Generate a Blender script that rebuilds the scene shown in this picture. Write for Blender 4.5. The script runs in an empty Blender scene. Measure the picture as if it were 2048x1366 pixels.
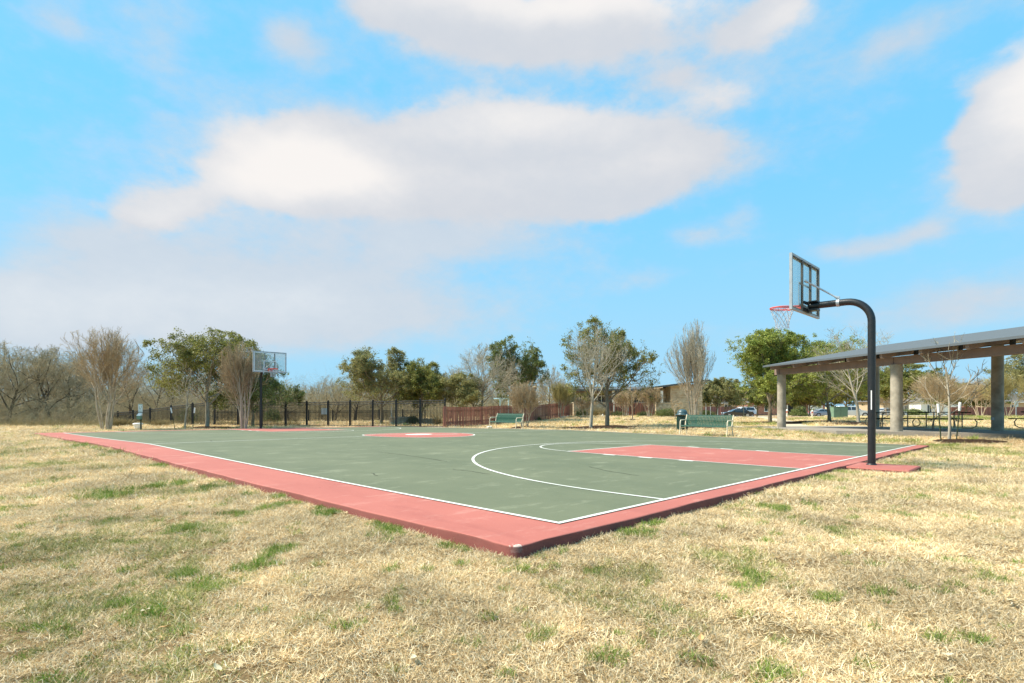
import bpy, bmesh, math, random
import numpy as np
from mathutils import Vector, Matrix
C = bpy.context.scene
R = math.radians
# ---------------------------------------------------------------- camera, sky, sun, exposure
F = 1127.0; HZ = 812.0; CAMZ = 1.141          # focal length and horizon in pixels of the 2048 px wide photograph
cam = bpy.data.objects.new('camera', bpy.data.cameras.new('camera'))
C.collection.objects.link(cam)
cam.location = (0, 0, CAMZ); cam.rotation_euler = (R(90), 0, 0)
cam.data.sensor_width = 36; cam.data.lens = F/2048*36
cam.data.shift_y = (HZ-683)/2048
cam.data.clip_start = 0.05; cam.data.clip_end = 3000
C.camera = cam
C.view_settings.view_transform = 'Standard'; C.view_settings.look = 'None'
C.view_settings.exposure = 1.0; C.view_settings.gamma = 1
SUN_EL = R(52); SUN_AZ = R(-88)                # azimuth from +Y, clockwise positive
sun = bpy.data.lights.new('sun', 'SUN'); sun.energy = 4.4; sun.angle = R(10); sun.color = (1, .93, .80)
so = bpy.data.objects.new('sun', sun); C.collection.objects.link(so)
sd = Vector((math.sin(SUN_AZ)*math.cos(SUN_EL), math.cos(SUN_AZ)*math.cos(SUN_EL), math.sin(SUN_EL)))
so.rotation_euler = sd.to_track_quat('Z', 'Y').to_euler(); so.location = sd*50

W = bpy.data.worlds.new("World"); C.world = W; W.use_nodes = True
def world_sky():
    nt = W.node_tree; nt.nodes.clear(); N = nt.nodes.new; Lk = nt.links.new
    def M(op, a, b=None, c=None, clamp=False):
        n = N('ShaderNodeMath'); n.operation = op; n.use_clamp = clamp
        for i, v in enumerate((a, b, c)):
            if v is None: continue
            if isinstance(v, (int, float)): n.inputs[i].default_value = v
            else: Lk(v, n.inputs[i])
        return n.outputs[0]
    out = N('ShaderNodeOutputWorld'); bg = N('ShaderNodeBackground'); Lk(bg.outputs[0], out.inputs[0])
    STR = 0.1
    bg.inputs[1].default_value = STR
    sky = N('ShaderNodeTexSky'); sky.sky_type = 'NISHITA'; sky.sun_disc = False
    sky.sun_elevation = SUN_EL; sky.sun_rotation = SUN_AZ; sky.dust_density = .4; sky.air_density = 1.0; sky.ozone_density = 1.0
    tc = N('ShaderNodeTexCoord'); sep = N('ShaderNodeSeparateXYZ'); Lk(tc.outputs['Generated'], sep.inputs[0])
    x, y, z = sep.outputs
    # noise-warped direction
    def noise(scale, detail, rough, off):
        m = N('ShaderNodeMapping'); m.inputs['Location'].default_value = off; m.inputs['Scale'].default_value = (scale, scale, scale*1.7)
        Lk(tc.outputs['Generated'], m.inputs[0])
        n = N('ShaderNodeTexNoise'); n.inputs['Scale'].default_value = 1; n.inputs['Detail'].default_value = detail; n.inputs['Roughness'].default_value = rough
        Lk(m.outputs[0], n.inputs['Vector']); return n.outputs['Fac']
    n1 = noise(3.2, 5, .55, (1, 2, 3)); n2 = noise(3.2, 5, .55, (7, 5, 1)); n3 = noise(7, 7, .6, (3, 9, 4)); n4 = noise(2.2, 4, .5, (9, 1, 2))
    az = M('ADD', M('ARCTAN2', x, y), M('MULTIPLY', M('SUBTRACT', n1, .5), .16))
    el = M('ADD', M('ARCSINE', z), M('MULTIPLY', M('SUBTRACT', n2, .5), .10))
    def ae(px, py):
        X = (px-1024)/F; Z = (HZ-py)/F; return math.atan(X), math.atan(Z/math.sqrt(1+X*X))
    def blobs(lst):
        tot = None
        for px, py, rx, ry, s in lst:
            a, e = ae(px, py); a1, _ = ae(px+rx, py); a0, _ = ae(px-rx, py); _, e1 = ae(px, py-ry); _, e0 = ae(px, py+ry)
            dx = M('DIVIDE', M('SUBTRACT', az, a), (a1-a0)/2); dy = M('DIVIDE', M('SUBTRACT', el, e), (e1-e0)/2)
            q = M('ADD', M('MULTIPLY', dx, dx), M('MULTIPLY', dy, dy))
            g = M('MULTIPLY', M('EXPONENT', M('MULTIPLY', q, -1.05)), s)
            tot = g if tot is None else M('ADD', tot, g)
        return tot
    n5 = noise(17, 6, .6, (5, 3, 8)); n6 = noise(2.6, 3, .5, (3, 2, 6))
    dense = [(570,318,120,70,1.25),(500,370,170,60,1.05),(700,350,140,75,1.1),(340,415,120,55,.95),(270,440,70,40,.5),(840,300,150,75,.85),(940,290,170,90,.95),(1110,260,190,85,.95),(1260,310,160,90,.9),(1060,370,240,80,.9),(1370,300,110,60,.6),(1250,400,130,50,.6),(860,400,160,40,.45),
             (1190,400,120,50,.5),(1120,20,340,55,1.25),(840,25,170,50,.9),(1000,90,230,45,.9),(1250,70,200,35,.5),(1560,20,110,50,.9),(1340,125,120,38,.75),(1440,170,90,35,.8),(2090,200,150,120,1.7),(2060,310,130,85,1.2),(1975,270,90,110,.95),(2000,380,110,50,.6),(1480,40,90,45,.5),(620,260,90,40,.4),(660,420,130,35,.5),
             (-300,300,300,200,1),(2600,500,300,200,1),(1100,-350,500,160,1),(300,-700,500,250,1)]
    veil = [(560,330,300,120,.5),(1000,330,420,150,.6),(1350,330,140,80,.55),(1470,310,60,50,.25),(150,610,240,90,.75),(420,560,280,90,.65),(700,560,300,90,.6),(900,470,300,60,.55),(500,650,400,60,.65),(60,650,200,60,.6),(900,640,300,60,.4),
            (250,490,150,50,.5),(1150,80,450,80,.5),(1400,150,220,60,.4),(120,40,110,50,.6),(330,50,140,60,.45),(320,130,60,50,.2),(590,98,55,42,.7),(670,240,60,30,.35),(1860,55,170,45,.6),(2030,330,200,110,.55),
            (1720,485,110,26,.6),(1840,455,60,22,.45),(1425,478,50,28,.55),(1495,440,32,40,.4),(1280,570,80,26,.45),(1160,530,100,60,.2),(1900,610,200,55,.6),(1500,650,300,40,.35)]
    n7 = noise(42, 5, .6, (2, 6, 1)); nzf = M('ADD', M('ADD', M('MULTIPLY', M('SUBTRACT', n3, .5), .8), M('MULTIPLY', M('SUBTRACT', n5, .5), .55)), M('MULTIPLY', M('SUBTRACT', n7, .5), .22))
    def ramp(v, a, b_):
        r = N('ShaderNodeMapRange'); r.interpolation_type = 'SMOOTHSTEP'; r.inputs['From Min'].default_value = a; r.inputs['From Max'].default_value = b_; Lk(v, r.inputs[0]); return r.outputs[0]
    dd = M('ADD', blobs(dense), nzf); ad = ramp(dd, .30, .95)
    vv = M('ADD', blobs(veil), M('ADD', M('MULTIPLY', nzf, 1.0), M('MULTIPLY', M('SUBTRACT', n4, .5), .9))); av = M('MULTIPLY', ramp(vv, .04, .95), .84)
    alpha = M('SUBTRACT', 1, M('MULTIPLY', M('SUBTRACT', 1, M('MULTIPLY', ad, .97)), M('SUBTRACT', 1, av)))
    bright = [(150,620,250,60,.45),(500,600,260,50,.45),(1300,320,120,50,.35),(575,318,130,70,1.15),(700,350,120,60,1.0),(480,375,150,50,.75),(330,405,90,40,.35),(1150,0,380,42,1.1),(1580,20,100,40,.6),(2080,180,120,110,1.4),(1440,165,100,30,.5),(950,250,180,60,.5),(1130,230,160,50,.55),(300,430,100,30,.3),(1000,360,200,30,.3),(-200,100,200,200,.8),(1000,-400,300,100,1)]
    b = M('ADD', blobs(bright), M('MULTIPLY', nzf, .75)); mb_ = ramp(b, -.20, 1.35)
    K = 1/STR/2**C.view_settings.exposure
    cc = N('ShaderNodeMixRGB'); cc.inputs[1].default_value = (.655*K, .69*K, .75*K, 1); cc.inputs[2].default_value = (.95*K, .915*K, .89*K, 1); Lk(mb_, cc.inputs[0])
    # sky: nishita pulled towards the light cyan of the photograph
    tint = N('ShaderNodeMixRGB'); tint.blend_type = 'MULTIPLY'; tint.inputs[0].default_value = 1; tint.inputs[2].default_value = SKYTINT; Lk(sky.outputs[0], tint.inputs[1])
    # milky veil near the horizon
    hz = N('ShaderNodeMapRange'); hz.interpolation_type = 'SMOOTHSTEP'; hz.inputs['From Min'].default_value = 0; hz.inputs['From Max'].default_value = .42
    hz.inputs['To Min'].default_value = .8; hz.inputs['To Max'].default_value = 0; Lk(z, hz.inputs[0])
    hv = N('ShaderNodeMixRGB'); hv.inputs[2].default_value = (.44*K, .72*K, .93*K, 1); fx = N('ShaderNodeMixRGB'); fx.inputs[0].default_value = .9; fx.inputs[2].default_value = (.215*K, .645*K, 1.0*K, 1); Lk(tint.outputs[0], fx.inputs[1])
    Lk(hz.outputs[0], hv.inputs[0]); Lk(fx.outputs[0], hv.inputs[1])
    mx = N('ShaderNodeMixRGB'); Lk(alpha, mx.inputs[0]); Lk(hv.outputs[0], mx.inputs[1]); Lk(cc.outputs[0], mx.inputs[2])
    Lk(mx.outputs[0], bg.inputs[0])
SKYTINT = (.8, 1.75, 1.75, 1)
world_sky()

# ---------------------------------------------------------------- materials
def mat(name, col, rough=.7, metal=0., var=.12, scale=6., bump=0., bscale=40., spec=.22, col2=None, coord='Object', transl=0., island=0., vscale=(1,1,1), emis=None):
    m = bpy.data.materials.new(name); m.use_nodes = True; nt = m.node_tree; N = nt.nodes.new; Lk = nt.links.new
    b = nt.nodes['Principled BSDF']; b.inputs['Roughness'].default_value = rough; b.inputs['Metallic'].default_value = metal
    b.inputs['Specular IOR Level'].default_value = spec
    tc = N('ShaderNodeTexCoord'); mp = N('ShaderNodeMapping'); mp.inputs['Scale'].default_value = vscale; Lk(tc.outputs[coord], mp.inputs[0])
    n = N('ShaderNodeTexNoise'); n.inputs['Scale'].default_value = scale; n.inputs['Detail'].default_value = 6; n.inputs['Roughness'].default_value = .6; Lk(mp.outputs[0], n.inputs['Vector'])
    rp = N('ShaderNodeMapRange'); rp.inputs['From Min'].default_value = .32; rp.inputs['From Max'].default_value = .68; Lk(n.outputs['Fac'], rp.inputs[0])
    mx = N('ShaderNodeMixRGB')
    c1 = tuple(c*(1-var) for c in col[:3])+(1,); c2 = tuple(min(1, c*(1+var)) for c in col[:3])+(1,)
    if col2: c1, c2 = tuple(col)+(1,), tuple(col2)+(1,)
    mx.inputs[1].default_value = c1; mx.inputs[2].default_value = c2; Lk(rp.outputs[0], mx.inputs[0])
    o = mx.outputs[0]
    if island:
        g = N('ShaderNodeNewGeometry'); h = N('ShaderNodeHueSaturation'); mr = N('ShaderNodeMapRange')
        mr.inputs['To Min'].default_value = 1-island; mr.inputs['To Max'].default_value = 1+island; Lk(g.outputs['Random Per Island'], mr.inputs[0])
        Lk(mr.outputs[0], h.inputs['Value']); Lk(o, h.inputs['Color']); o = h.outputs[0]
    Lk(o, b.inputs['Base Color'])
    if bump:
        n2 = N('ShaderNodeTexNoise'); n2.inputs['Scale'].default_value = bscale; n2.inputs['Detail'].default_value = 5; Lk(mp.outputs[0], n2.inputs['Vector'])
        bp = N('ShaderNodeBump'); bp.inputs['Strength'].default_value = bump; bp.inputs['Distance'].default_value = .02; Lk(n2.outputs['Fac'], bp.inputs['Height']); Lk(bp.outputs[0], b.inputs['Normal'])
    if transl:
        t = N('ShaderNodeBsdfTranslucent'); ms = N('ShaderNodeMixShader'); ms.inputs[0].default_value = transl
        Lk(o, t.inputs[0]); Lk(b.outputs[0], ms.inputs[1]); Lk(t.outputs[0], ms.inputs[2]); Lk(ms.outputs[0], nt.nodes['Material Output'].inputs[0])
    return m
def glass_mat(name, tint=(.9,.95,.95), tr=.86):
    m = bpy.data.materials.new(name); m.use_nodes = True; nt = m.node_tree
    b = nt.nodes['Principled BSDF']; b.inputs['Base Color'].default_value = (.6,.65,.67,1); b.inputs['Roughness'].default_value = .08
    t = nt.nodes.new('ShaderNodeBsdfTransparent'); t.inputs[0].default_value = (*tint, 1)
    ms = nt.nodes.new('ShaderNodeMixShader'); ms.inputs[0].default_value = tr
    nt.links.new(b.outputs[0], ms.inputs[1]); nt.links.new(t.outputs[0], ms.inputs[2]); nt.links.new(ms.outputs[0], nt.nodes['Material Output'].inputs[0])
    return m
def brick_mat(name, c1, c2, mortar, scale=5., w=.5, h=.25, ms=.02, bump=.4, offset=.5, squash=1):
    m = bpy.data.materials.new(name); m.use_nodes = True; nt = m.node_tree; N = nt.nodes.new; Lk = nt.links.new
    b = nt.nodes['Principled BSDF']; b.inputs['Roughness'].default_value = .85
    tc = N('ShaderNodeTexCoord'); sp = N('ShaderNodeSeparateXYZ'); Lk(tc.outputs['Object'], sp.inputs[0])
    ad = N('ShaderNodeMath'); ad.operation = 'ADD'; Lk(sp.outputs[0], ad.inputs[0]); Lk(sp.outputs[1], ad.inputs[1])
    cb = N('ShaderNodeCombineXYZ'); Lk(ad.outputs[0], cb.inputs[0]); Lk(sp.outputs[2], cb.inputs[1])
    nz = N('ShaderNodeTexNoise'); nz.inputs['Scale'].default_value = 3; Lk(tc.outputs['Object'], nz.inputs['Vector'])
    va = N('ShaderNodeMixRGB'); va.blend_type = 'LINEAR_LIGHT'; va.inputs[0].default_value = .03*squash; Lk(cb.outputs[0], va.inputs[1]); Lk(nz.outputs['Color'], va.inputs[2])
    br = N('ShaderNodeTexBrick'); br.inputs['Scale'].default_value = scale; br.inputs['Brick Width'].default_value = w; br.inputs['Row Height'].default_value = h; br.inputs['Mortar Size'].default_value = ms
    br.offset = offset
    br.inputs['Color1'].default_value = (*c1,1); br.inputs['Color2'].default_value = (*c2,1); br.inputs['Mortar'].default_value = (*mortar,1); Lk(va.outputs[0], br.inputs['Vector'])
    n2 = N('ShaderNodeTexNoise'); n2.inputs['Scale'].default_value = 2.5; n2.inputs['Detail'].default_value = 5; Lk(tc.outputs['Object'], n2.inputs['Vector'])
    ml = N('ShaderNodeMixRGB'); ml.blend_type = 'OVERLAY'; ml.inputs[0].default_value = .5; Lk(br.outputs[0], ml.inputs[1]); Lk(n2.outputs['Fac'], ml.inputs[2])
    Lk(ml.outputs[0], b.inputs['Base Color'])
    bp = N('ShaderNodeBump'); bp.inputs['Strength'].default_value = bump; bp.inputs['Distance'].default_value = .02; Lk(br.outputs['Fac'], bp.inputs['Height']); bp.invert = True; Lk(bp.outputs[0], b.inputs['Normal'])
    return m
def court_mat(name, col, spots, dark, rough=.75, chip=False):
    """weathered acrylic court paint: broad stains, streaks, pale scuffs and specks"""
    m = bpy.data.materials.new(name); m.use_nodes = True; nt = m.node_tree; N = nt.nodes.new; Lk = nt.links.new
    b = nt.nodes['Principled BSDF']; b.inputs['Roughness'].default_value = rough; b.inputs['Specular IOR Level'].default_value = .25
    tc = N('ShaderNodeTexCoord')
    def nz(sc, det, rg, lo, hi, vs=(1,1,1), off=(0,0,0)):
        mp = N('ShaderNodeMapping'); mp.inputs['Scale'].default_value = vs; mp.inputs['Location'].default_value = off; Lk(tc.outputs['Object'], mp.inputs[0])
        n = N('ShaderNodeTexNoise'); n.inputs['Scale'].default_value = sc; n.inputs['Detail'].default_value = det; n.inputs['Roughness'].default_value = rg; Lk(mp.outputs[0], n.inputs['Vector'])
        r = N('ShaderNodeMapRange'); r.inputs['From Min'].default_value = lo; r.inputs['From Max'].default_value = hi; Lk(n.outputs['Fac'], r.inputs[0]); return r.outputs[0]
    def mix(f, a, c, s=1.):
        x = N('ShaderNodeMixRGB'); mm = N('ShaderNodeMath'); mm.operation = 'MULTIPLY'; mm.inputs[1].default_value = s; Lk(f, mm.inputs[0]); Lk(mm.outputs[0], x.inputs[0])
        if isinstance(a, tuple): x.inputs[1].default_value = (*a,1)
        else: Lk(a, x.inputs[1])
        x.inputs[2].default_value = (*c,1); return x.outputs[0]
    o = mix(nz(.45, 6, .6, .35, .7), col, dark, .55)
    o = mix(nz(1.6, 7, .65, .50, .75, (1,.35,1), (4,2,0)), o, dark, .45)
    o = mix(nz(2.2, 8, .7, .55, .78, (.5,1,1), (9,1,0)), o, spots, .65)
    o = mix(nz(.8, 8, .75, .57, .66, (1,.25,1), (19,11,0)), o, dark, .5)
    o = mix(nz(14, 6, .7, .66, .80, (1,.6,1), (2,7,0)), o, spots, .5)
    o = mix(nz(60, 2, .5, .71, .77), o, spots, .8)
    o = mix(nz(24, 7, .75, .64, .72, (1,1,1), (31,3,0)), o, spots, .55)
    o = mix(nz(7, 3, .5, .70, .74, (1,1,1), (21,7,0)), o, tuple(c*.6 for c in dark), .4)
    if chip:
        # bare concrete where the paint has worn off the near corner, and side faces mixed to a darker, mottled red
        ds = N('ShaderNodeVectorMath'); ds.operation = 'DISTANCE'; ds.inputs[1].default_value = (-.93, -.33, -.02); Lk(tc.outputs['Object'], ds.inputs[0])
        f = N('ShaderNodeMath'); f.operation = 'MULTIPLY_ADD'; f.inputs[1].default_value = -5.5; f.inputs[2].default_value = 1.0; Lk(ds.outputs['Value'], f.inputs[0])
        g_ = N('ShaderNodeMath'); g_.operation = 'ADD'; Lk(f.outputs[0], g_.inputs[0]); Lk(nz(28, 5, .7, .35, .9), g_.inputs[1])
        h_ = N('ShaderNodeMapRange'); h_.inputs['From Min'].default_value = .95; h_.inputs['From Max'].default_value = 1.1; Lk(g_.outputs[0], h_.inputs[0])
        o = mix(h_.outputs[0], o, (.62,.54,.46), .9)
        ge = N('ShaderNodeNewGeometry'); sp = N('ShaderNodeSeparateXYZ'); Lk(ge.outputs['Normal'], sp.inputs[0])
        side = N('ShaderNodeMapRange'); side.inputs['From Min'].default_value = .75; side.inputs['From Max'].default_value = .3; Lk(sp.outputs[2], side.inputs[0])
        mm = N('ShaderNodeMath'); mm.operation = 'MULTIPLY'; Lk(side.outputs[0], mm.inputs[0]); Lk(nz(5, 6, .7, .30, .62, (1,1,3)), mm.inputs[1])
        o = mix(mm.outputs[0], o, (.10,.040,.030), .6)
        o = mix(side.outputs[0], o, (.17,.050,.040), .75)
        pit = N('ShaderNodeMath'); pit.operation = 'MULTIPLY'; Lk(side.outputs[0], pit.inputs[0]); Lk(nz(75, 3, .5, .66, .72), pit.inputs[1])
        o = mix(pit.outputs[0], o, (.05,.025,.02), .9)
    Lk(o, b.inputs['Base Color'])
    n2 = N('ShaderNodeTexNoise'); n2.inputs['Scale'].default_value = 140; n2.inputs['Detail'].default_value = 3; Lk(tc.outputs['Object'], n2.inputs['Vector'])
    bp = N('ShaderNodeBump'); bp.inputs['Strength'].default_value = .35; bp.inputs['Distance'].default_value = .004; Lk(n2.outputs['Fac'], bp.inputs['Height']); Lk(bp.outputs[0], b.inputs['Normal'])
    return m

MT = dict(
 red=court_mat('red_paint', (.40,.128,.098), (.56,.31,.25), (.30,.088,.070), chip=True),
 green=court_mat('green_paint', (.135,.146,.086), (.30,.30,.20), (.080,.096,.056)),
 crack=mat('crack', (.045,.050,.035), .95),
 line=court_mat('white_paint', (.66,.65,.60), (.72,.70,.66), (.40,.40,.33)),
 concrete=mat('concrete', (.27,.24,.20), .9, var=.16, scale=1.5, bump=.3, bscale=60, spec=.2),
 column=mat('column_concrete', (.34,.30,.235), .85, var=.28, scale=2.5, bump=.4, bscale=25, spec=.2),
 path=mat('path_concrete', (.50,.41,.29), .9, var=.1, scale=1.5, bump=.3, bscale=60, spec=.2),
 asphalt=mat('street', (.30,.27,.25), .9, var=.1, scale=1, bump=.3, spec=.2),
 redpave=mat('red_paving', (.42,.13,.10), .85, var=.15, scale=5),
 black=mat('black_enamel', (.012,.013,.014), .42, var=.35, scale=9, spec=.5, bump=.1, bscale=60),
 iron=mat('black_iron', (.012,.012,.013), .5, var=.3, spec=.4),
 steel=mat('galvanised_steel', (.42,.46,.49), .45, metal=.35, var=.18, scale=14, spec=.5),
 alu=mat('anodised_frame', (.36,.39,.41), .5, metal=.2, var=.15, scale=12),
 chan=mat('channel_steel', (.12,.11,.095), .55, metal=.3, var=.2, scale=10),
 glass=glass_mat('backboard_glass', (.88,.92,.92), .84),
 boardline=mat('board_line', (.70,.74,.76), .5, var=.05),
 rim=mat('rim_orange', (.62,.08,.045), .45, var=.15, scale=30),
 net=mat('net_cord', (.42,.46,.50), .9, var=.15, scale=60),
 bgreen=mat('bench_green', (.009,.062,.038), .6, var=.15, scale=10, spec=.25),
 cream=mat('cream_frame', (.66,.58,.42), .5, var=.08, scale=8),
 can=mat('can_green', (.012,.045,.035), .45, var=.2, scale=8, spec=.5),
 tabled=mat('table_coating', (.010,.016,.013), .85, var=.2, spec=.1),
 canlid=mat('can_lid', (.045,.085,.095), .4, var=.15, scale=8, spec=.5),
 mulch=mat('mulch', (.022,.013,.009), .95, col2=(.070,.045,.030), scale=22, bump=1., bscale=50, spec=.03),
 stake=mat('green_stake', (.045,.06,.03), .6, var=.25),
 white=mat('white_plastic', (.78,.78,.75), .5, var=.05),
 bark=mat('oak_bark', (.15,.115,.075), .95, col2=(.32,.26,.18), scale=6, bump=1., bscale=14, vscale=(3,3,.6)),
 barkg=mat('grey_bark', (.20,.165,.12), .9, col2=(.46,.40,.30), scale=6, bump=.6, bscale=18, vscale=(3,3,.6)),
 barkp=mat('pale_bark', (.27,.23,.17), .9, col2=(.46,.41,.32), scale=6, bump=.5, bscale=18, vscale=(3,3,.6)), twigp=mat('twig_pale', (.38,.33,.24), .9, var=.2, island=.25),
 crape=mat('crape_bark', (.30,.225,.15), .8, col2=(.56,.47,.35), scale=5, bump=.4, bscale=10, vscale=(4,4,.7)),
 twig=mat('twig_tan', (.40,.30,.18), .9, var=.2, island=.25),
 twigg=mat('twig_grey', (.40,.35,.26), .9, var=.2, island=.25),
 twigo=mat('twig_olive', (.34,.29,.12), .9, var=.2, island=.25),
 woodsb=mat('woods_bark', (.045,.035,.025), .95, col2=(.12,.095,.065), scale=5),
 woodst=mat('woods_twig', (.34,.285,.18), .95, var=.25, island=.3),
 brush=mat('brush_twig', (.27,.215,.14), .95, col2=(.38,.33,.19), scale=.5, island=.35),
 wood=mat('red_stained_boards', (.20,.085,.062), .8, col2=(.34,.145,.10), scale=3, bump=.3, vscale=(4,4,.4), island=.18),
 beam=mat('painted_beam', (.235,.170,.140), .7, var=.08, scale=3),
 rafter=mat('rafter_paint', (.27,.21,.18), .7, var=.08),
 deck=mat('roof_decking', (.13,.085,.055), .8, var=.15, scale=2, vscale=(1,8,1)),
 roofm=mat('metal_roof', (.105,.120,.130), .9, spec=.08, metal=0, var=.06, scale=3),
 shingle=mat('shingles', (.13,.12,.11), .9, var=.25, scale=12, bump=.4),
 stone=brick_mat('limestone', (.42,.29,.17), (.58,.48,.33), (.40,.35,.27), scale=2.2, w=.7, h=.32, ms=.03, bump=.6, squash=3),
 brownwall=mat('brown_wall', (.16,.115,.085), .9, var=.1),
 brick=brick_mat('house_brick', (.30,.12,.085), (.38,.17,.12), (.34,.25,.20), scale=6),
 stucco=mat('white_stucco', (.75,.72,.66), .9, var=.05),
 tan=mat('tan_wall', (.42,.32,.21), .9, var=.1),
 dark=mat('dark_opening', (.015,.017,.018), .3, var=.2),
 wglass=mat('window_glass', (.03,.04,.05), .1, var=.2, spec=.7),
 signw=mat('sign_face', (.62,.68,.68), .5, var=.06, scale=8),
 signg=mat('sign_print', (.14,.28,.22), .5, var=.1),
 paleblue=mat('pale_blue_paint', (.42,.62,.68), .5, var=.06),
 boxg=mat('utility_green', (.15,.235,.165), .6, var=.08),
 carw=mat('car_white', (.74,.74,.73), .25, var=.02, spec=.6), cars=mat('car_black', (.02,.022,.025), .2, var=.1, spec=.7),
 carg=mat('car_silver', (.40,.42,.44), .3, metal=.4, var=.04),
 tyre=mat('tyre', (.02,.02,.02), .85), chrome=mat('wheel_rim', (.5,.5,.5), .3, metal=.7),
 lampr=mat('tail_lamp', (.45,.02,.02), .3), lampw=mat('head_lamp', (.7,.7,.7), .2),
 rock=mat('white_rock', (.6,.56,.48), .9, var=.15, scale=4, bump=.5),
 leafdry=mat('dead_leaf', (.50,.30,.13), .8, var=.3, scale=20),
 leafpale=mat('pale_leaf', (.50,.43,.28), .8, var=.15, scale=20),
)
def leafm(name, c, c2): return mat(name, c, .55, col2=c2, scale=1.1, transl=.38, island=.45, spec=.3)
MT['oak'] = leafm('live_oak_leaves', (.13,.15,.035), (.30,.28,.07))
MT['oakb'] = leafm('bright_oak_leaves', (.17,.22,.04), (.38,.40,.09))
MT['oakd'] = leafm('dark_oak_leaves', (.10,.13,.04), (.23,.25,.07))
MT['oakg'] = leafm('grey_green_leaves', (.20,.20,.075), (.34,.31,.12))
MT['bush'] = leafm('bush_leaves', (.07,.09,.025), (.14,.16,.05))
MT['tussock'] = mat('tussock', (.42,.32,.16), .8, col2=(.25,.22,.10), scale=3, island=.3, transl=.2)

# ---------------------------------------------------------------- scene graph helpers
COL = C.collection.objects
def tag(o, label=None, cat=None, group=None, kind=None):
    if label: o['label'] = label
    if cat: o['category'] = cat
    if group: o['group'] = group
    if kind: o['kind'] = kind
    return o
def thing(name, label, cat, loc=(0,0,0), rz=0, group=None):
    o = bpy.data.objects.new(name, None); COL.link(o); o.location = loc; o.rotation_euler = (0,0,rz); o.empty_display_size = .2
    return tag(o, label, cat, group)
def link(name, me, m=None, parent=None):
    o = bpy.data.objects.new(name, me); COL.link(o)
    if m is not None: me.materials.append(MT[m] if isinstance(m, str) else m)
    if parent is not None: o.parent = parent
    return o
def npmesh(name, v, f, smooth=False):
    v = np.asarray(v, np.float32); f = np.asarray(f, np.int32); k = f.shape[1]
    me = bpy.data.meshes.new(name); me.vertices.add(len(v)); me.vertices.foreach_set('co', v.ravel())
    me.loops.add(f.size); me.loops.foreach_set('vertex_index', f.ravel())
    me.polygons.add(len(f)); me.polygons.foreach_set('loop_start', np.arange(0, f.size, k, dtype=np.int32)); me.polygons.foreach_set('loop_total', np.full(len(f), k, np.int32))
    if smooth: me.polygons.foreach_set('use_smooth', np.ones(len(f), bool))
    me.update(calc_edges=True); me.validate(); return me
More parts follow.
